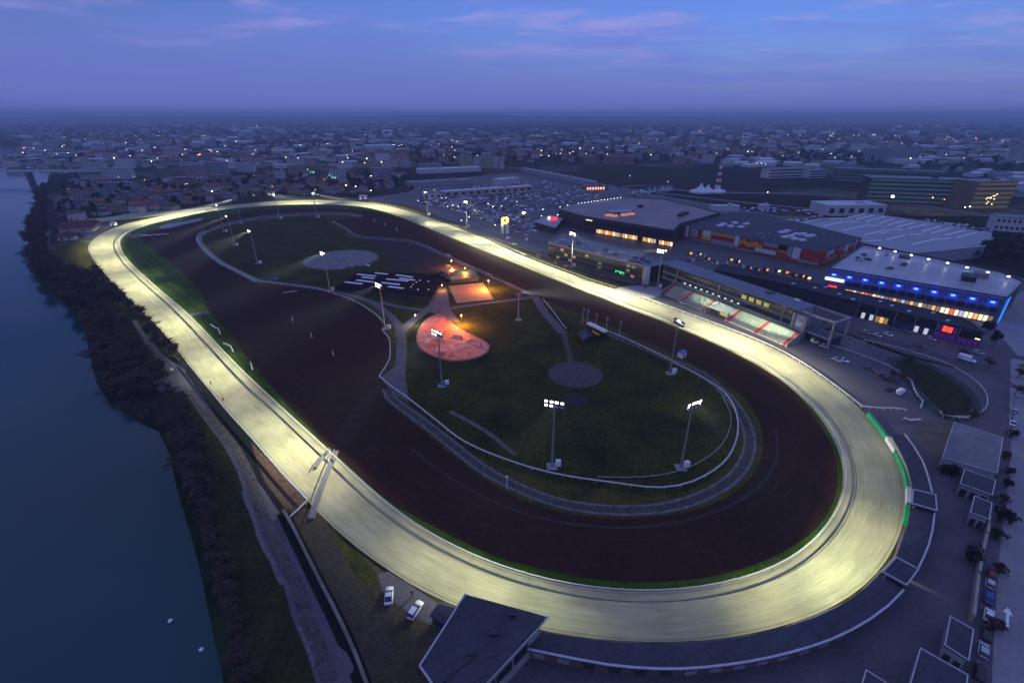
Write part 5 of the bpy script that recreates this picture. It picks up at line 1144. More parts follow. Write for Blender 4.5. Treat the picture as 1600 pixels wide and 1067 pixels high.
# right hand landmarks
gg=mat('green_office_wall',(.045,.065,.055),(.03,.045,.04),.3,.6); gband=emat('green_office_band',(.20,.38,.28),.05,False,(.11,.16,.13))
block('office_building','long dark green glazed office with lit floors','office',1349,316,1502,322,hh(320,281),26,6,0,gg,roof_grey,winm,None,False,gband)
t=block('office_building','long low green glazed office wing behind the lit floors','office',1300,284,1470,292,hh(290,268),20,4,0,gg,roof_grey,winm,None,False,emat('green_office_dim',(.15,.28,.22),.025,False,(.10,.14,.12)))
p=G(1389,300)
lamp(1389,325,'big bright floodlamp before the green office','w',emat('bright_floodlamp',(1,1,.95),16.0),13,None,0,1.5)
yb=mat('yellow_office_wall',(.20,.16,.09),(.14,.11,.07),.3,.8)
t=block('office_building','square office lit yellow at the right edge','office',1512,328,1573,327,hh(328,285),28,6,0,yb,roof_grey,winm,None,False,emat('yellow_office_band',(.55,.42,.08),.09,False,(.2,.17,.08)))
for i in range(12):
    x=random.uniform(-7,5); z=random.uniform(4,17); MB().box((x,-14.2,z),(1.2,.2,.8)).build('lit_window',emat('yellow_lit',(1,.85,.3),4.0),t)
block('warehouse','white low hall left of the sawtooth hall, behind the patchwork store','warehouse',1290,338,1381,337,hh(337,321),30,1,6,W1,MATS['sheet_white'])
block('office_building','white banded office block left of the long green office','office',1200,279,1262,277,hh(278,264),20,3,0,W1,roof_grey,winm,None,False,winm)
block('office_building','short white banded office block beside the long green office','office',1263,279,1290,278,hh(278,266),20,3,0,W1,roof_grey,winm,None,False,winm)
block('apartment_block','tall pale apartment slab far right, left of a pair','apartments',1347,252,1396,254,hh(253,233),18,8,9,W3)
block('apartment_block','tall pale apartment slab far right, right of a pair','apartments',1397,253,1434,253,hh(253,230),18,9,7,W3)
block('warehouse','white roofed warehouse below the pair of tall slabs','warehouse',1397,256,1458,257,8,40,1,0,W1,MATS['sheet_white'])
block('office_building','white office with square windows cut by the right edge','office',1550,360,1625,366,hh(361,340),20,2,9,W1)
block('site_cabin','long white trailer building before the circus tent','building',1112,331,1155,331,6,10,1,0,W1,MATS['sheet_white'])
block('site_cabin','small white trailer building right of the long one','building',1189,328,1202,328,5,9,1,0,W1,MATS['sheet_white'])
block('car_showroom','white framed car showroom beside the upper straight','showroom',662,312,690,311,7,14,1,3,W1)
block('car_showroom','angular white car showroom with glass front','showroom',716,325,742,321,7,16,1,4,W1)
block('car_showroom','long pale showroom hall with reddish middle','showroom',694,309,832,299,7,14,1,12,W0,MATS['sheet_white'])
block('warehouse','grey long roofed building before the white warehouse','warehouse',640,293,740,287,6,24,1,0,W3)
block('warehouse','curved pale showroom roof beyond the car lot','warehouse',780,290,812,287,8,20,1,0,W1,MATS['sheet_white'])
block('viaduct_building','long narrow pale building running diagonally beyond the car parks','building',815,269,925,292,7,10,1,0,W3,mat('long_roof',(.30,.31,.36),(.22,.23,.27),.1,.7))
t=block('petrol_station','orange lit kiosk at the end of the long narrow building','kiosk',912,298,949,297,6,8,1,0,mat('kiosk_orange',(.3,.10,.06),(.25,.08,.05),.5),roof_grey)
for i in range(7): MB().box((-12+i*4,-4.1,1),(2.4,.15,3.4)).build('lit_window',emat('kiosk_glow',(1,.45,.3),1.6),t)
# racecourse stables with maroon roofs at the far left
mar=mat('maroon_roof',(.11,.035,.04),(.08,.03,.034),.5,.85)
def house_at(label,xl,yl,xr,yr,h,dep,wm_,rm_,name='house',ridge=3):
    a=G(xl,yl); b_=G(xr,yr); d=b_-a; r=math.atan2(d.y,d.x); c=(a+b_)/2+Vector((-math.sin(r),math.cos(r),0))*dep/2
    t=thing(name,label,'house',c,r); placed.append((c.copy(),d.length*.6)); MB().box((0,0,0),(d.length,dep,h)).build('wall',wm_,t); gable(d.length,dep,h,ridge,.8).build('roof',rm_,t)
    for k in (-.25,.2): MB().box((d.length*k,-dep/2-.05,.8),(1.8,.12,1.6)).build('window',winm,t)
    return t
house_at('large maroon roofed stable house beside the far left bend',94,366,146,362,4.5,26,W0,mar,'stable_house',4.5)
house_at('small maroon roofed house with white front, nearest the river path',91,377,117,375,3.2,9,W1,mar)
house_at('white gable house standing behind the large maroon roof',107,345,128,344,7,12,W1,roofb)
house_at('tiny pale hut by the river path at the far left',88,339,96,338.6,2.6,5,W1,roofg,'hut',1)
# suburb
zoneA=[(92,300),(120,284),(230,292),(260,278),(420,272),(640,270),(645,292),(560,303),(400,307),(290,320),(140,334),(92,330)]
nh=0
for x,y in scatter_px(zoneA,150,3,9):
    p=G(x,y)
    if not free(p,7): continue
    k=random.randrange(6); t,a,b=protos[k]; nh+=1
    place_house(k,p,random.choice((-.25,1.3,.05))+random.uniform(-.1,.1),'small %s house with %s roof among trees in the left suburb'%(a,b),'%s houses with %s roofs in the left suburb'%(a,b),random.uniform(.9,1.2))
zoneB=[(110,262),(640,255),(1000,252),(1200,250),(1200,236),(900,232),(500,240),(140,245)]
for x,y in scatter_px(zoneB,120,13,10):
    p=G(x,y)
    if not free(p,12): continue
    k=random.randrange(6); t,a,b=protos[k]
    place_house(k,p,random.uniform(-.5,.5),'distant %s house with %s roof beyond the suburb'%(a,b),'distant %s houses with %s roofs'%(a,b),random.uniform(1.2,1.9))
# far low buildings
farp=[]
for i,(w,d,h,wm_,rm_,lab) in enumerate(((46,24,8,W1,MATS['sheet_white'],'white roofed'),(34,22,7,W3,roof_grey,'grey roofed'),(30,14,10,W0,roofr,'red roofed'),(26,14,15,W3,roof_grey,'pale multi-storey'))):
    t=thing('distant_building','x','building',(0,0,-500)); MB().box((0,0,0),(w,d,h)).build('wall',wm_,t)
    (gable(w,d,h,3.5,.8) if i!=3 else MB().box((0,0,h+.003),(w+.8,d+.8,.8))).build('roof',rm_,t); farp.append([t,lab,False])
zoneC=[(0,235),(60,238),(400,232),(800,230),(1200,232),(1600,258),(1600,208),(1200,198),(800,195),(450,190),(60,196),(0,205)]
cnt=0
for x,y in scatter_px(zoneC,330,17,7):
    if 640<x<1100 and y<203: continue
    p=G(x,y)
    if not free(p,16): continue
    k=random.choices(range(4),(3,3,2.5,2))[0]; q=farp[k]; sc=random.uniform(.45,1.0)*(1 if y>212 else 1.6)
    lab='distant %s building in the hazy town towards the horizon'%q[1]; gr='distant %s buildings'%q[1]
    if not q[2]: q[2]=True; o=q[0]; o.location=p; o.rotation_euler=(0,0,random.uniform(-.6,.6)); o['label']=lab; o['group']=gr; o.scale=(sc,sc,sc)
    else: dup(q[0],p,random.uniform(-.6,.6),lab,gr,(sc,sc,min(sc,1.3)))
    cnt+=1
zoneD=[(1090,262),(1320,262),(1440,262),(1600,275),(1600,305),(1580,310),(1500,268),(1300,258),(1100,250)]
for x,y in scatter_px(zoneD,36,19,10):
    p=G(x,y)
    if not free(p,18): continue
    q=farp[random.randrange(2)]; dup(q[0],p,random.uniform(-.5,.5),'%s shed in the estate behind the circus tent and green office'%q[1],'%s sheds behind the green office'%q[1],random.uniform(.6,.95))
# town trees
for x,y in scatter_px([(95,330),(95,290),(230,285),(640,275),(660,296),(560,306),(400,309),(290,322),(150,336)],120,23,6):
    p=G(x,y)
    if not free(p,2.5): continue
    tree('leafy_tree',random.choice(LT),p,'dark leafy tree between the houses of the left suburb','leafy trees of the left suburb',random.uniform(.9,1.4))
for i,(x,y,s) in enumerate(((148,336,1.5),(152,337,1.3),(118,334,1.3),(100,341,1.4),(575,286,1.8),(545,284,1.6),(620,293,1.5),(1340,254,2.2),(1325,252,2.),(1360,256,1.8))):
    tree('conifer_tree',CT[0],G(x,y),['dark conifer at the left end of the chute, taller','dark conifer at the left end of the chute, shorter','dark conifer right of the white gable house','dark conifer left of the maroon roofs','dark conifer before the grey building in mid town','dark conifer right of the white fronted building','dark conifer near the showroom','tallest dark conifer left of the tall pale slabs','left dark conifer of three before the tall pale slabs','right dark conifer of three before the tall pale slabs'][i],None,s)
for x,y in scatter_px([(640,262),(1000,262),(1190,258),(1300,256),(1600,280),(1600,262),(1200,238),(800,240),(640,246)],100,29,8):
    p=G(x,y)
    if not free(p,5): continue
    tree('leafy_tree',random.choice(LT),p,'distant dark tree beyond the car parks and the circus tent','distant trees beyond the car parks',random.uniform(1.3,2.4))
# far woods: one mass of leaf clumps that cannot be counted
fw=MB(); rw=random.Random(77)
for i in range(5200):
    x=rw.uniform(-60,1660); y=192+rw.random()**1.15*68
    if 640<x<1100 and 262>y>247: continue
    p=G(x,y); s=rw.uniform(4,9)*(1.0 if y>215 else 1.7)
    pts=[Vector((rw.gauss(0,1),rw.gauss(0,1),abs(rw.gauss(.5,.5)))).normalized()*s for _ in range(5)]
    if math.sin(p.x*.006+1.3)+math.sin(p.y*.0045)+rw.uniform(-.7,.7)<0: continue
    fw.add([(p.x+q.x*1.6,p.y+q.y,max(0,q.z)*.9) for q in pts]+[(p.x+s*1.3,p.y,0),(p.x-s*1.3,p.y,0)],[(5,0,1),(0,2,1),(6,2,0),(1,3,5),(2,4,6),(3,1,4),(1,2,4)])
o=fw.build('far_woods',leaf); o['kind']='stuff'
# beyond the 300 largest, the rest of the far town as one mass
class MM(MB):
    def __init__(s): super().__init__(); s.m=[]
    def put(s,mb,k): n=len(mb.f); s.add(mb.v,mb.f); s.m+=[k]*n
ft=MM(); rf=random.Random(41); fmats=[W1,W0,W3,MATS['sheet_white'],roof_grey,roofr,roofb]
def place_far(x,y,w,d,h,gabled,wk,rk):
    p=G(x,y); r=rf.uniform(-.5,.5); b=MB().box((p.x,p.y,0),(w,d,h),r); ft.put(b,wk)
    if gabled:
        g=gable(w,d,h,d*.22,.5); ca,sa=math.cos(r),math.sin(r); g.v=[(p.x+v[0]*ca-v[1]*sa,p.y+v[0]*sa+v[1]*ca,v[2]) for v in g.v]; ft.put(g,rk)
    else: ft.put(MB().box((p.x,p.y,h+.003),(w+.6,d+.6,.6),r),rk)
n_=0
for _ in range(9000):
    if n_>1500: break
    x=rf.uniform(-30,1630); y=193+rf.random()**1.25*74
    lo=263 if x<640 else 246 if x<1060 else 256
    if y>lo or (640<x<1010 and y<203): continue
    p=G(x,y)
    if not free(p,9): continue
    n_+=1
    if rf.random()<.3: place_far(x,y,rf.uniform(18,48),rf.uniform(14,26),rf.uniform(5,9),False,rf.choice((0,2)),rf.choice((3,3,4)))
    elif rf.random()<.12: place_far(x,y,rf.uniform(16,34),12,rf.uniform(12,20),False,rf.choice((0,1,2)),4)
    else: place_far(x,y,rf.uniform(10,16),rf.uniform(8,11),rf.uniform(4,7),True,rf.choice((0,1,1,2)),rf.choice((5,5,6,4)))
me=ft.mesh('far_town'); [me.materials.append(m_) for m_ in fmats]
for p_,k in zip(me.polygons,ft.m): p_.material_index=k
o=bpy.data.objects.new('far_town',me); C.objects.link(o); o['kind']='stuff'
gs_=MB()
for x,y in scatter_px([(95,335),(95,285),(230,275),(640,262),(660,292),(560,306),(400,309),(290,320),(150,334)],620,53,2):
    p=G(x,y); s=rf.uniform(1.2,2.8)
    if any((p.x-q.x)**2+(p.y-q.y)**2<(r_*.8)**2 for q,r_ in placed): continue
    pts=[Vector((rf.gauss(0,1),rf.gauss(0,1),abs(rf.gauss(.6,.4)))).normalized()*s for _ in range(6)]
    gs_.add([(p.x+q.x*1.3,p.y+q.y,max(0,q.z)) for q in pts],[(0,1,2),(1,3,2),(2,3,4),(3,5,4),(0,2,5),(1,4,5),(0,3,5)])
o=gs_.build('garden_greenery',leaf2); o['kind']='stuff'
# circus tent, striped mast, bridge
tc_=G(1103,301); t=thing('circus_tent','pale circus tent with several peaks beyond the shopping hall','tent',tc_)
def tent(cx,cy,r,h,n=18):
    b=MB(); vs=[]; rings=[(1,0),(1,2.2),(.8,3.0),(.5,4.5*h/12),(.22,7.5*h/12),(.05,h)]
    for f,z in rings:
        for i in range(n): a=2*math.pi*i/n; vs.append((cx+r*f*math.cos(a),cy+r*f*math.sin(a),z))
    vs.append((cx,cy,h+.6)); fs=[(k*n+i,k*n+(i+1)%n,(k+1)*n+(i+1)%n,(k+1)*n+i) for k in range(len(rings)-1) for i in range(n)]+[((len(rings)-1)*n+i,(len(rings)-1)*n+(i+1)%n,len(vs)-1) for i in range(n)]
    return b.add(vs,fs)
tm=mat('tent_canvas',(.62,.62,.66),(.5,.5,.55),.1,.8)
for x,y,r,h in ((-8,0,15,12.5),(3,3,13,10.5),(14,-2,10,8.0),(20,4,9,6.5)): tent(x,y,r,h).build('canopy',tm,t)
for x,y,h in ((-8,0,13),(3,3,11),(14,-2,8.5)): MB().tube((x,y,h),(x,y,h+2),.12,.06,5).build('pole_tip',darksteel,t)
t=thing('striped_mast','tall red and white striped lattice mast beside the circus tent','mast',G(1120,299)); hM=hh(299,259)
for i in range(8):
    b=MB(); za,zb=hM*i/8,hM*(i+1)/8; wa,wb=3.2-2.2*i/8,3.2-2.2*(i+1)/8
    for sx,sy in ((1,1),(1,-1),(-1,1),(-1,-1)): b.tube((sx*wa,sy*wa,za),(sx*wb,sy*wb,zb),.38,.35,4)
    for (ax,ay),(bx,by) in (((1,1),(-1,1)),((1,-1),(-1,-1)),((1,1),(1,-1)),((-1,1),(-1,-1))): b.tube((ax*wa,ay*wa,za),(bx*wb,by*wb,zb),.3,.3,4); b.tube((bx*wa,by*wa,za),(ax*wb,ay*wb,zb),.3,.3,4)
    b.build('mast_section',mat('mast_red',(.5,.03,.04),(.4,.03,.03),.5) if i%2==0 else white,t)
t=thing('river_bridge','pale concrete road bridge over the river at the far left','bridge',(-900,843,0))
MB().box((-70,0,12.8),(560,11,1.8)).build('deck',MATS['wall_white'],t)
for s in (-1,1): MB().box((-70,s*5.4,14.3),(560,.3,1.3)).build('parapet',MATS['wall_white'],t)
for x in (-250,-165,-78,8,94,170): MB().box((x,0,-3),(5,9,15.8)).build('pier',conc_dark,t)
t=thing('road_gantry','white tubular footbridge rail seen above the near river bridge','bridge',(-1010,1010,0)); MB().box((0,0,9),(260,5,1.2)).build('deck',conc,t)
for x in (-100,-30,40,100): MB().box((x,0,-3),(3,4,12)).build('pier',conc_dark,t)
# ------------------------------------------------------------------ vehicles
def paint(name,c): return mat('car_'+name,c,tuple(x*.93 for x in c),.5,.32,spec=.5)
tyre=mat('tyre_rubber',(.015,.015,.015),(.012,.012,.012),1.,.9); rimm=mat('wheel_rim',(.35,.35,.36),(.3,.3,.31),1.,.4,metal=.6)
cglass=glass('car_glass',(.015,.018,.022),.06)
def prof_car(kind):
    # (x, half width, z) cross sections, front at +x
    if kind=='van': P=[(-2.6,.2,.95),(-2.55,2.0,.95),(1.2,2.05,.97),(1.9,1.35,.95),(2.5,1.1,.9),(2.6,.3,.85)]
    else: P=None
    return P
def car_proto(name,kind,m):
    t=thing('parked_car','x','car',(0,0,-500))
    L,Wd=(4.3,1.8) if kind!='van' else (5.2,2.0)
    b=MB(); hw=Wd/2
    def loft(secs):
        n=len(secs[0]); vs=[v for s_ in secs for v in s_]; fs=[]
        for k in range(len(secs)-1):
            for i in range(n): a=k*n+i; c_=k*n+(i+1)%n; fs.append((a,c_,c_+n,a+n))
        fs.append(tuple(range(n))[::-1]); fs.append(tuple(range((len(secs)-1)*n,len(secs)*n))); return vs,fs
    def sec(x,w,z0,z1): return [(x,-w,z0),(x,-w*1.0,(z0+z1)*.55),(x,-w*.9,z1),(x,w*.9,z1),(x,w,(z0+z1)*.55),(x,w,z0)]
    hd=.92 if kind!='van' else 1.05
    xs_=[(-L/2,.82,.4,.75),(-L/2+.15,.97,.28,hd-.02),(-L*.2,1,.25,hd),(L*.15,1,.25,hd-.02),(L*.36,.98,.25,hd-.12),(L/2-.12,.9,.28,hd-.24),(L/2,.72,.4,.6)]
    v,f=loft([sec(x,hw*w,z0,z1) for x,w,z0,z1 in xs_]); b.add(v,[q[::-1] for q in f]); b.build('body',m,t,True)
    g=MB(); rt=1.46 if kind!='van' else 2.05
    if kind=='van': cs=[(-L/2+.1,.9,hd-.1,rt-.05),(-L*.1,.92,hd-.1,rt),(L*.18,.9,hd-.1,rt-.05),(L*.36,.86,hd-.15,hd-.02)]
    elif kind=='estate': cs=[(-L/2+.12,.86,hd-.1,hd+.05),(-L/2+.45,.80,hd-.1,rt-.04),(L*.02,.80,hd-.1,rt),(L*.24,.86,hd-.12,hd)]
    else: cs=[(-L/2+.35,.86,hd-.1,hd+.02),(-L*.22,.78,hd-.1,rt-.05),(L*.02,.78,hd-.1,rt),(L*.24,.86,hd-.12,hd)]
    v,f=loft([sec(x,hw*w,z0,z1) for x,w,z0,z1 in cs]); g.add(v,[q[::-1] for q in f]); g.build('windows',cglass if kind!='van' else m,t,True)
    MB().box(((cs[1][0]+cs[2][0])/2,0,rt-.035),(abs(cs[2][0]-cs[1][0])*.92,hw*1.36,.07)).build('roof_panel',m,t)
    if kind=='van': MB().box((L*.27,0,1.3),(.5,hw*1.5,.5),0,.9).build('windscreen',cglass,t)
    for sx in (-1,1):
        for sy in (-1,1):
            w=MB().tube((sx*L*.31,sy*(hw-.16),.32),(sx*L*.31,sy*(hw+.03),.32),.32,.32,12).build('wheel',tyre,t)
            MB().tube((sx*L*.31,sy*(hw+.025),.32),(sx*L*.31,sy*(hw+.045),.32),.19,.19,10).build('rim',rimm,w)
    for sy in (-1,1):
        MB().box((L/2-.10,sy*hw*.62,.58),(.12,.34,.16)).build('headlight',rimm,t); MB().box((-L/2+.06,sy*hw*.68,.66),(.08,.26,.2)).build('tail_light',mat('tail_red',(.3,.01,.01),(.25,.01,.01)),t)
    return [t,name,False]
CARS={'white':car_proto('white','hatch',paint('white',(.78,.78,.80))),'white_estate':car_proto('white','estate',paint('white',(.78,.78,.8))),'silver':car_proto('silver','estate',paint('silver',(.42,.43,.46))),'black':car_proto('black','hatch',paint('black',(.02,.02,.024))),'blue':car_proto('blue','hatch',paint('blue',(.03,.08,.34))),'red':car_proto('dark red','estate',paint('red',(.16,.02,.03))),'grey':car_proto('grey','hatch',paint('grey',(.12,.125,.14))),'van':car_proto('white','van',paint('white',(.78,.78,.8))),'green':car_proto('lime','hatch',emat('lime_car',(.25,.9,.03),.5))}
def car(kind,p,rz,label,group=None,sc=1.0):
    c=CARS[kind]
    if not c[2]:
        c[2]=True; t=c[0]; t.location=p; t.rotation_euler=(0,0,rz); t['label']=label; t.scale=(sc,)*3
        if group: t['group']=group
        return t
    o=dup(c[0],p,rz,label,None,sc)
    if group: o['group']=group
    elif 'group' in o: del o['group']
    return o
def car_px(kind,a,b,label,group=None,sc=1.0,z=.05):
    A_=G(*a); B_=G(*b); p=(A_+B_)/2; p.z=z; return car(kind,p,math.atan2(B_.y-A_.y,B_.x-A_.x),label,group,sc)
car_px('white',(607,946),(609,921),'white hatchback parked on the dirt yard, left of the two',None,1.08); CARS['white'][0].name='parked_car'
car_px('white_estate',(640,970),(658,942),'white car with dark roof glass on the dirt yard, nearer the folded roof',None,1.08)
for k,a,b,l in (('red',(1548,907),(1550,894),'dark red car parked first in the row along the cream wall'),('silver',(1545.5,920),(1547.5,906),'silver car parked behind the dark red one'),('blue',(1543,943),(1545,930),'blue car parked in the row along the cream wall'),('white',(1543,972),(1545.5,957),'white car parked below the blue one'),('black',(1540,1000),(1542,986),'black car parked between the white and the silver car'),('silver',(1535,1029),(1537,1008),'silver car parked beside the dark roofed shed'),('black',(1529,1067),(1532,1040),'dark car at the lower end of the side road row'),('silver',(1583.5,649),(1585,638),'silver car at the top of the side road, upper of two'),('white',(1581.5,669),(1583,657),'white car at the top of the side road, lower of two')): car_px(k,a,b,l)
for k,a,b,l in (('silver',(1267,532),(1278,538),'silver car on the apron at the end of the grandstand'),('white',(1282,541),(1293,544),'white car on the apron, behind the silver one'),('grey',(1281,553),(1293,556),'grey car on the apron, second row'),('silver',(1301,561),(1314,567),'silver estate on the apron nearest the sand track'),('white',(1314,563),(1322,566),'white car beside the silver estate on the apron'),('grey',(1354,576),(1362,579),'grey car among the row left of the paddock'),('black',(1380,592),(1392,596),'black car beside the paddock fence'),('red',(1376,588),(1370,583),'dark red car beside the paddock fence'),('black',(1386,611),(1395,609),'black car left of the white van on the apron'),('van',(1402,618),(1412,611),'white van parked near the lower end of the apron'),('white',(1070,476),(1063,473),'white car in front of the grandstand stairs')): car_px(k,a,b,l)
for i,(k,a,b) in enumerate((('silver',(1348,519),(1358,523)),('white',(1365,523),(1376,528)),('white',(1381,522),(1393,526)),('grey',(1411,518),(1421,521)),('silver',(1449,529),(1461,533)),('grey',(1432,540),(1443,543)),('black',(1322,496),(1331,499)),('grey',(1385,512),(1395,515)),('black',(1500,548),(1512,551)),('silver',(1523,551),(1534,554)))):
    car_px(k,a,b,['silver car on the street, first behind the plaza','white car on the street, left of two white ones','white car on the street with lit lamp, right of two white ones','grey car driving before the arcade','silver car on the street before the red glowing arcade bay','grey car on the near lane of the street','black car at the left end of the arcade','grey car close to the arcade front','black car on the street above the paddock end','silver car at the right end of the street'][i])
car_px('van',(1502,561),(1518,566),'white van on the street above the paddock',None,1.25)
car_px('blue',(688,599),(700,604),'blue and white service car beside the mast below the skate bowl')
car_px('white',(570,414),(579,417),'white car at the lower rim of the gravel disc'); car_px('black',(560,417),(553,418.5),'black car left of the white one at the gravel disc'); car_px('grey',(547,419.5),(540,419),'grey car farthest left at the gravel disc')
car_px('blue',(425,436),(435,438),'blue car on the path left of the forked footpath'); car_px('white',(696,399),(705,401),'white car on the path above the brown clearing')
car_px('green',(800,381),(809,383.5),'lime green glowing car behind the upper straight')
car_px('van',(789,376),(799,372),'white van left of the lime green car behind the upper straight',None,1.1)
# car parks: rows
rc=random.Random(5); cols=['white','silver','black','grey','blue','white_estate','red']
def lot(poly,row,n,label,group,seed,dens=.8,ks=None):
    # cars in parallel rows inside a ground polygon
    P=[(q.x,q.y) for q in W(poly)]; a=row; ca,sa=math.cos(a),math.sin(a); cx=sum(p[0] for p in P)/len(P); cy=sum(p[1] for p in P)/len(P); out=[]; r=random.Random(seed)
    for i in range(-60,60):
        for j in range(-60,60):
            u=i*2.9; v=j*8.5+(3.0 if j%2 else 0)
            x,y=cx+u*ca-v*sa,cy+u*sa+v*ca
            if inpoly(x,y,P) and r.random()<dens: out.append((x,y))
    r.shuffle(out)
    for x,y in out[:n]:
        k=r.choice(ks or cols); nm=CARS[k][1]
        car(k,Vector((x,y,.05)),a+math.pi/2+(math.pi if r.random()<.5 else 0),'%s car %s'%(nm,label),'%s cars %s'%(nm,group))
lot([(655,317),(690,322),(760,342),(800,358),(828,366),(835,352),(800,338),(760,325),(700,312),(665,309)],-.9,85,'parked in the large lot beside the upper straight','in the lot beside the upper straight',1,.55)
lot([(740,300),(850,292),(905,296),(930,305),(890,318),(840,330),(800,320),(750,312)],-.6,80,'parked in the showroom lot before the pale hall','in the showroom lot',2,.5,['white','silver','white_estate','grey','black','blue'])
lot([(690,296),(780,289),(850,286),(860,290),(780,296),(700,303)],-.1,45,'in the far rows behind the pale showroom hall','behind the pale showroom hall',3,.5)
lot([(1440,345),(1500,352),(1546,362),(1540,366),(1490,357),(1440,350)],-.45,38,'parked in the lot behind the sawtooth hall','behind the sawtooth hall',4,.6)
lot([(985,300),(1050,294),(1052,298),(990,305)],.35,40,'white row beyond the shopping hall lamps','in rows beyond the shopping hall',6,.8,['white','white_estate'])
lot([(1060,404),(1120,417),(1190,424),(1140,408),(1080,396)],-.5,22,'in the dark street between the stores and the grandstand','in the dark street',7,.35)
for i,(x,y) in enumerate(((1340,404),(1350,399),(1345,407),(1356,406),(1390,420),(1412,414),(1386,399))):
    p=G(x,y,14); p.z=14.0; car(['black','red','white','black','grey','black','silver'][i],p,.8+i*.5,['black car on the parking roof nearest the patchwork store','dark red car on the parking roof','white car on the parking roof beside the dark red one','black car on the parking roof right of the white one','grey car on the parking roof near the blue lamps','black car alone in the middle of the parking roof','silver car at the back of the parking roof'][i])
for i in range(24):
    x,y=870+i*6.2+rc.uniform(-6,6),376+i*1.55+rc.uniform(-5,6)
    p=G(x,y,10.5); p.z=10.5; k=rc.choice(['white','silver','grey','black']); car(k,p,rc.uniform(-.2,.2)-.5,'%s car on the roof deck of the glazed office'%CARS[k][1],'%s cars on the glazed office roof'%CARS[k][1])
for k,c in CARS.items():
    if not c[2]: 
        for ch in c[0].children_recursive: bpy.data.objects.remove(ch)
        bpy.data.objects.remove(c[0])
for i in range(26):
    x=1000+i*2; 
# ------------------------------------------------------------------ people (one body, copied)
def person_mesh(pose):
    s=1 if pose else -1
    V=[(0,0,.95),(0,0,1.18),(0,0,1.42),(0,.02,1.53),(0,.04,1.66),(0,.03,1.76),(.10,0,.9),(.13,.12*s,.5),(.14,.02*s,.08),(.14,.14*s+.05,.04),(-.10,0,.9),(-.13,-.10*s,.5),(-.14,-.16*s,.08),(-.14,-.04*s,.04),(.19,0,1.4),(.25,-.05,1.12),(.24,.08*s,.88),(-.19,0,1.4),(-.25,.02,1.12),(-.25,.14,.9)]
    E=[(0,1),(1,2),(2,3),(3,4),(4,5),(0,6),(6,7),(7,8),(8,9),(0,10),(10,11),(11,12),(12,13),(2,14),(14,15),(15,16),(2,17),(17,18),(18,19)]
    Rd=[.14,.13,.15,.055,.105,.07,.09,.065,.045,.035,.09,.065,.045,.035,.065,.048,.036,.065,.048,.036]
    me=bpy.data.meshes.new('body'); me.from_pydata(V,E,[]); o=bpy.data.objects.new('body',me); C.objects.link(o)
    sk_=o.modifiers.new('skin','SKIN'); sb=o.modifiers.new('sub','SUBSURF'); sb.levels=1
    for i,v in enumerate(me.skin_vertices[0].data): v.radius=(Rd[i],Rd[i]*.85); v.use_root=(i==0)
    dg=bpy.context.evaluated_depsgraph_get(); me2=bpy.data.meshes.new_from_object(o.evaluated_get(dg)); bpy.data.objects.remove(o)
    me2.name='body'; me2.materials.clear()
    for m_ in (mat('trousers_dark',(.02,.02,.03),(.015,.015,.02)),mat('jacket_dark',(.03,.03,.035),(.02,.02,.025)),mat('skin_tone',(.42,.27,.20),(.38,.24,.18))): me2.materials.append(m_)
    for p in me2.polygons: z=p.center.z; p.material_index=0 if z<.93 else (1 if z<1.5 else 2); p.use_smooth=True
    return me2
PM=[person_mesh(0),person_mesh(1)]
hair=MB().sphere((0,.02,1.72),.115,8,5,.9).mesh('hair'); hair.materials.append(mat('hair_dark',(.015,.012,.01),(.01,.01,.01)))
for i,(x,y,z,l) in enumerate(((686,491,.3,'person in dark clothes at the top lip of the skate bowl'),(674.5,488,.3,'person in dark clothes by the plaza kerb above the bowl'),(695,524,.9,'person standing on the upper half of the skate bowl'),(721,534,.6,'person in dark clothes right of the middle of the bowl'),(656,543,1.2,'person at the left rim of the skate bowl'),(692.5,558,.7,'person nearest the camera on the lower lip of the bowl, left'),(707.5,556,.7,'person on the lower half of the bowl, middle of three'),(705,561,.7,'person sitting at the lowest rim of the bowl'),(733,558,.8,'person on the lower right of the bowl'),(679,549,.8,'person left of the mast on the skate bowl'),(762,533,0,'person on the grass right of the skate bowl'),(736.7,379.5,.06,'dark figure alone on the upper sand straight'),(330,602,.06,'dark figure on the left edge of the sand track, upper of two'),(349.5,628,.06,'dark figure on the left edge of the sand track, lower of two'),(644,932,.05,'person in dark clothes standing between the white cars and the track'),(1310,534,.05,'person on the plaza beside the grandstand, left'),(1318,530,.05,'person on the plaza beside the grandstand, middle'),(1327,533,.05,'person on the plaza beside the grandstand, right'),(1316,538,.05,'person on the plaza nearest the apron'),(634,597,.25,'person on the lower end of the wide footpath'))):
    p=G(x,y); p.z=z; t=thing('person',l,'person',p,random.uniform(0,6.28)); t.scale=(1.12,1.12,1.08)
    for me in (PM[i%2],hair): o=bpy.data.objects.new(me.name.split('.')[0],me); C.objects.link(o); o.parent=t
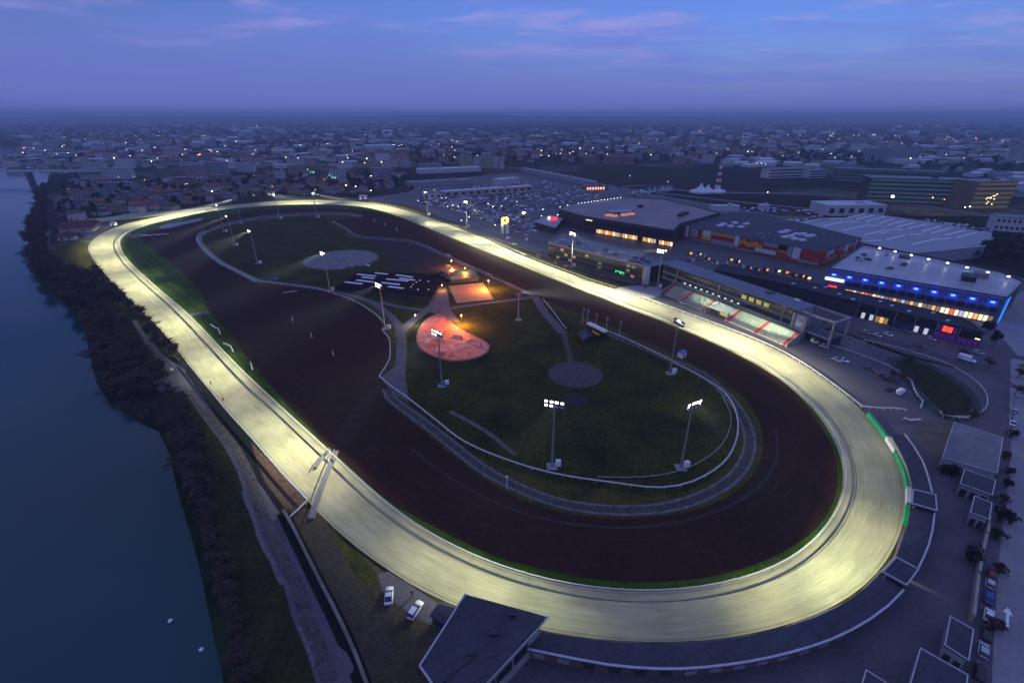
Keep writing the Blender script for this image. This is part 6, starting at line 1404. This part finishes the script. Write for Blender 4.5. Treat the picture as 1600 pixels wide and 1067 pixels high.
# ------------------------------------------------------------------ small things
t=thing('fallen_pole','white pole lying on the dirt left of the forked footpath','pole',G(453,456.5),.5); MB().tube((-4,0,.25),(4,0,.25),.2,.2,6).build('pole',white,t); MB().box((0,0,0),(.5,1,.25)).build('rest',darksteel,t)
bw=bird=None
for x,y,l in ((266,971,'small white buoy floating on the dark river, upper of two'),(314.5,1016,'small white buoy floating on the dark river, lower of two')):
    p=G(x,y,-2.2); t=thing('buoy',l,'buoy',p); MB().sphere((0,0,.25),.48,12,7,.9).build('float',mat('buoy_white',(.8,.8,.8),(.74,.74,.74)),t,True); MB().tube((0,0,.6),(0,0,1.1),.07,.05,6).build('stem',steel,t); MB().tube((0,0,.02),(0,0,.14),.52,.52,14).build('collar',darksteel,t)
wm2=mat('rubble_pale',(.42,.42,.42),(.28,.28,.28),.6,.9)
t=thing('sign_board','pale sign board on the river path by the gravel apron','sign',G(270,583)); MB().tube((0,0,0),(0,0,2),.08,.08,5).build('post',darksteel,t); MB().box((0,0,1.3),(1.3,.12,1.1)).build('panel',emat('pale_green_sign',(.6,.75,.5),.25),t)
for i,(x,y) in enumerate(((225,368.5),(233,369),(246,368),(258,367))):
    t=thing('hurdle',['white hurdle stacked at the end of the dirt corner, first from the left','second white hurdle from the left in the dirt corner','third white hurdle from the left in the dirt corner','white hurdle farthest right in the dirt corner'][i],'hurdle',G(x,y),.1,'white hurdles in the dirt corner'); MB().box((0,0,.5),(6,.4,.7)).build('panel',white,t)
    for s in (-2.5,2.5): MB().box((s,0,0),(.3,1.4,.5)).build('foot',steel,t)
# ------------------------------------------------------------------ distant lamps
lw=emat('far_lamp_white',(1,.95,.82),26.0); lo=emat('far_lamp_orange',(1,.60,.28),24.0); lg=emat('far_lamp_green',(.25,1,.6),16.0); lr=emat('far_lamp_red',(1,.15,.15),16.0); lb_=emat('far_lamp_blue',(.2,.3,1),16.0)
LP=[(166,181,lw,'w'),(345,184,lo,'o'),(343,188,lr,'r'),(363,181,lo,'o'),(366,180,lo,'o'),(400,203,lw,'w'),(425,203,lw,'w'),(497,206,lo,'w'),(554,200,lw,'w'),(490,217,lo,'o'),(512,230,lw,'w'),(532,230,lw,'w'),(610,213,lw,'w'),(628,213,lw,'w'),(609,235,lw,'w'),(616,231,lw,'w'),(624,233,lo,'w'),(628,231,lw,'w'),(470,232,lw,'w'),(571,262,lo,'o'),(581,284,lw,'w'),(630,255,lw,'w'),(640,254,lw,'w'),(482,273,lg,'g'),(487,277,lg,'g'),(491,278,lg,'g'),(516,283,lg,'g'),(521,286,lg,'g'),(525,287,lg,'g'),(405,264,lr,'r'),(542,300,lw,'w'),(557,302,lw,'w'),(581,309,lo,'o'),(334,310,lw,'w'),(833,215,lo,'o'),(841,214,lo,'o'),(851,214,lo,'o'),(868,210,lw,'w'),(846,241,lw,'w'),(862,242,lw,'w'),(875,246,lo,'o'),(890,245,lo,'o'),(906,237,lw,'w'),(983,284,lo,'o'),(1042,294,lo,'o'),(1092,207,lw,'w'),(1094,206,lo,'w'),(1181,262,lw,'w'),(1188,263,lw,'w'),(1194,264,lw,'w'),(1197,312,lo,'o'),(1206,215,lw,'w'),(1230,214,lw,'w'),(1238,208,lw,'w'),(1295,213,lw,'w'),(1300,213,lw,'w'),(1293,222,lo,'w'),(1333,215,lw,'w'),(1340,215,lw,'w'),(1362,215,lw,'w'),(1365,214,lw,'w'),(1398,216,lw,'w'),(1404,218,lw,'w'),(1425,216,lo,'o'),(1460,222,lr,'r'),(1463,220,lr,'r'),(1479,217,lw,'w'),(1483,219,lo,'o'),(1490,222,lb_,'b'),(1515,219,lw,'w'),(1524,221,lr,'r'),(1548,221,lw,'w'),(1589,220,lo,'o'),(1411,316,lw,'w'),(1428,318,lw,'w'),(1453,321,lo,'o'),(1471,324,lr,'r'),(1350,329,lo,'o'),(1503,337,lw,'w'),(1510,336,lw,'w'),(950,186,lo,'o'),(955,185.8,lo,'o'),(962,186,lo,'o'),(983,185.5,lw,'w'),(1086,187,lw,'w'),(1155,186.5,lw,'w'),(1160,186.5,lw,'w'),(1210,194,lw,'w'),(1221,194,lw,'w'),(1295,194,lw,'w'),(1307,193.5,lw,'w'),(1312,193,lw,'w'),(1349,189,lw,'w'),(1374,189.5,lw,'w')]
rl3=random.Random(31)
for i in range(60): LP.append((rl3.uniform(20,620),rl3.uniform(196,262),rl3.choice((lw,lo)),'w'))
for i in range(46): LP.append((rl3.uniform(640,1600),rl3.uniform(196,256),rl3.choice((lw,lo,lo)),'w'))
for i in range(40): LP.append((rl3.uniform(650,940),rl3.uniform(296,362),lw,'p'))
for i in range(24): LP.append((rl3.uniform(100,560),rl3.uniform(272,312),lo,'s'))
hm2={}
for x,y,m_,k in LP:
    far=y<262; near=k in 'ps'
    r=(.55 if far else .42) if not near else .22
    if y<200: r=.9
    h=9 if not near else 5
    key=(m_.name,r,h)
    if key not in hm2: me=MB().sphere((0,0,h),r,8,5,.8).mesh('lamp_head'); me.materials.append(m_); hm2[key]=me
    nm={'far_lamp_white':'white','far_lamp_orange':'orange','far_lamp_green':'green','far_lamp_red':'red','far_lamp_blue':'blue'}[m_.name]
    pl=('in the car lots beside the upper straight' if k=='p' else 'between the houses of the left suburb' if k=='s' else ('near the hazy horizon' if y<200 else 'in the distant town' if y<262 else 'in the middle distance'))
    if k=='p':
        if 800<x and y<320: continue
    t=thing('street_lamp','small %s street lamp glowing %s'%(nm,pl),'street lamp',G(x,y),0,'%s street lamps %s'%(nm,pl))
    for me,nn_ in ((lampmesh(h)[0][0],'post'),(hm2[key],'lamp_head')): o=bpy.data.objects.new(nn_,me); C.objects.link(o); o.parent=t

fl=MB(); r5=random.Random(61)
for i in range(170):
    x=r5.uniform(0,1600); y=191+r5.random()**1.4*64
    p=G(x,y); fl.sphere((p.x,p.y,8.5),.5 if y>205 else .8,6,4,.8)
o=fl.build('far_street_lights',emat('far_lamp_mixed',(1,.82,.55),20.0)); o['kind']='stuff'

# the smaller, farther parked cars beyond the 300 built one by one
class MM2(MB):
    def __init__(s): super().__init__(); s.m=[]
fc=MM2(); r7=random.Random(71)
def fcar(x,y,rz,k):
    b=MB().box((x,y,.25),(4.3,1.8,.65),rz,.96).box((x-.2*math.cos(rz),y-.2*math.sin(rz),.9),(2.5,1.6,.55),rz,.82); fc.add(b.v,b.f); fc.m+=[k]*6+[3]*4+[k]*2 if False else [k]*len(b.f)
for poly,row,n in (([(655,318),(692,325),(760,345),(800,362),(832,372),(845,350),(800,330),(740,306),(700,306),(660,306)],-.9,190),([(742,298),(850,289),(915,293),(945,306),(890,320),(840,333),(790,322),(745,312)],-.6,210),([(690,297),(780,288),(870,283),(880,288),(790,297),(700,305)],-.1,130),([(1440,343),(1500,350),(1556,362),(1545,370),(1490,359),(1440,352)],-.45,90),([(975,301),(1050,288),(1056,296),(990,309)],.35,70),([(1150,322),(1290,330),(1280,336),(1160,330)],.1,40),([(1225,352),(1250,346),(1300,340),(1290,337),(1220,345)],.2,26)):
    P=[(q.x,q.y) for q in W(poly)]; ca,sa=math.cos(row),math.sin(row); cx=sum(p[0] for p in P)/len(P); cy=sum(p[1] for p in P)/len(P); out=[]
    for i in range(-70,70):
        for j in range(-50,50):
            u=i*2.9+1.4; v=j*8.5+(3.0 if j%2 else 0)
            x,y=cx+u*ca-v*sa,cy+u*sa+v*ca
            if inpoly(x,y,P): out.append((x,y))
    r7.shuffle(out)
    for x,y in out[:n]: fcar(x,y,row+math.pi/2,r7.choice((0,0,1,1,2,2,3,4)))
me=fc.mesh('far_parked_cars'); [me.materials.append(paint(k,c)) for k,c in (('white',(.78,.78,.8)),('silver',(.42,.43,.46)),('black',(.02,.02,.024)),('grey',(.12,.125,.14)),('blue',(.03,.08,.34)))]
for p_,k in zip(me.polygons,fc.m): p_.material_index=k
o=bpy.data.objects.new('far_parked_cars',me); C.objects.link(o); o['kind']='stuff'
# ------------------------------------------------------------------ world, camera, sun, haze
w=bpy.data.worlds.new('World'); S.world=w; w.use_nodes=True; nt=w.node_tree; nt.nodes.clear(); L=nt.links.new
out=nd(nt,'ShaderNodeOutputWorld'); bg=nd(nt,'ShaderNodeBackground'); L(bg.outputs[0],out.inputs[0])
sky=nd(nt,'ShaderNodeTexSky',sky_type='NISHITA'); sky.sun_disc=False; sky.sun_elevation=R(SUN_EL); sky.sun_rotation=R(200); sky.air_density=1.0; sky.dust_density=.6; sky.ozone_density=3.0
tint=nd(nt,'ShaderNodeMix',data_type='RGBA',blend_type='MULTIPLY'); tint.inputs[0].default_value=1; L(sky.outputs[0],tint.inputs[6]); tint.inputs[7].default_value=(*SKY_TINT,1)
tc=nd(nt,'ShaderNodeTexCoord'); sp=nd(nt,'ShaderNodeSeparateXYZ'); L(tc.outputs['Generated'],sp.inputs[0])
# flat cloud layer: project the direction on a high plane
zz=nd(nt,'ShaderNodeMath',operation='MAXIMUM'); L(sp.outputs[2],zz.inputs[0]); zz.inputs[1].default_value=.0
z2=nd(nt,'ShaderNodeMath',operation='ADD'); L(zz.outputs[0],z2.inputs[0]); z2.inputs[1].default_value=.05
dv_=nd(nt,'ShaderNodeVectorMath',operation='DIVIDE'); L(tc.outputs['Generated'],dv_.inputs[0])
cb=nd(nt,'ShaderNodeCombineXYZ'); [L(z2.outputs[0],cb.inputs[i]) for i in range(3)]; L(cb.outputs[0],dv_.inputs[1])
def cloud(scale,lo,hi,off,st=(1,1.6,1),det=7):
    mp=nd(nt,'ShaderNodeMapping'); mp.inputs['Location'].default_value=off; mp.inputs['Scale'].default_value=st; L(dv_.outputs[0],mp.inputs[0])
    n=nd(nt,'ShaderNodeTexNoise'); n.inputs['Scale'].default_value=scale; n.inputs['Detail'].default_value=det; n.inputs['Roughness'].default_value=.55; n.inputs['Distortion'].default_value=.3; L(mp.outputs[0],n.inputs['Vector'])
    mr=nd(nt,'ShaderNodeMapRange'); mr.interpolation_type='SMOOTHSTEP'; mr.inputs['From Min'].default_value=lo; mr.inputs['From Max'].default_value=hi; L(n.outputs['Fac'],mr.inputs['Value']); return mr.outputs[0]
c=tint.outputs[2]
def mixc(c,fac,col,amt):
    f=nd(nt,'ShaderNodeMath',operation='MULTIPLY'); L(fac,f.inputs[0]); f.inputs[1].default_value=amt
    m=nd(nt,'ShaderNodeMix',data_type='RGBA'); L(f.outputs[0],m.inputs[0]); L(c,m.inputs[6]); m.inputs[7].default_value=(*col,1); return m.outputs[2]
c=mixc(c,cloud(.5,.40,.70,(3.1,1.2,0)),CLOUD_DARK,.8)
c=mixc(c,cloud(.95,.50,.72,(5.6,7.3,0),(1,1.35,1),9),CLOUD_PINK,.7)
# low stratus bank over the horizon, its upper edge uneven and a little higher on the left
nz=nd(nt,'ShaderNodeTexNoise'); nz.inputs['Scale'].default_value=2.2; nz.inputs['Detail'].default_value=5; L(tc.outputs['Generated'],nz.inputs['Vector'])
e1=nd(nt,'ShaderNodeMath',operation='MULTIPLY_ADD'); L(nz.outputs['Fac'],e1.inputs[0]); e1.inputs[1].default_value=.09; L(sp.outputs[2],e1.inputs[2])
e2=nd(nt,'ShaderNodeMath',operation='MULTIPLY_ADD'); L(sp.outputs[0],e2.inputs[0]); e2.inputs[1].default_value=.055; L(e1.outputs[0],e2.inputs[2])
sm=nd(nt,'ShaderNodeMapRange'); sm.interpolation_type='SMOOTHSTEP'; sm.inputs['From Min'].default_value=.06; sm.inputs['From Max'].default_value=.21; sm.inputs['To Min'].default_value=1; sm.inputs['To Max'].default_value=0; L(e2.outputs[0],sm.inputs['Value'])
c=mixc(c,sm.outputs[0],STRATUS,.92)
zn=nd(nt,'ShaderNodeMapRange'); zn.interpolation_type='SMOOTHSTEP'; zn.inputs['From Min'].default_value=.24; zn.inputs['From Max'].default_value=.6; L(sp.outputs[2],zn.inputs['Value'])  # brighter overhead sky, out of view, added to lift ambient and haze
c=mixc(c,zn.outputs[0],ADDED_ZENITH,.85)
L(c,bg.inputs[0]); bg.inputs[1].default_value=SKY_STR
cam=bpy.data.cameras.new('camera'); co=bpy.data.objects.new('camera',cam); C.objects.link(co)
cam.sensor_width=36; cam.lens=F/1600*36; cam.clip_end=80000; cam.clip_start=1
co.location=(0,0,H); co.rotation_euler=(R(90)-math.atan(355.5/F),0,0); S.camera=co
sd=bpy.data.lights.new('sun','SUN'); sd.energy=SUN_STR; sd.angle=R(20); sd.color=(.75,.80,1)
so=bpy.data.objects.new('sun',sd); C.objects.link(so); so.rotation_euler=(R(55),0,R(200))
if HAZE>0:
    hz=MB().box((0,500,-4),(64000,64000,154)); o=hz.mesh('haze'); hm_=bpy.data.materials.new('haze'); hm_.use_nodes=True; t=hm_.node_tree; t.nodes.clear()
    mo=nd(t,'ShaderNodeOutputMaterial'); pv=nd(t,'ShaderNodeVolumePrincipled'); pv.inputs['Color'].default_value=(*HAZE_COL,1); pv.inputs['Density'].default_value=HAZE; pv.inputs['Anisotropy'].default_value=0
    t.links.new(pv.outputs[0],mo.inputs['Volume']); o.materials.append(hm_); ho=bpy.data.objects.new('haze',o); C.objects.link(ho); ho['kind']='stuff'
S.view_settings.view_transform='Standard'; S.view_settings.look='None'; S.view_settings.exposure=EXPO; S.view_settings.gamma=1
S.render.engine='CYCLES'; S.render.resolution_x=1024; S.render.resolution_y=682
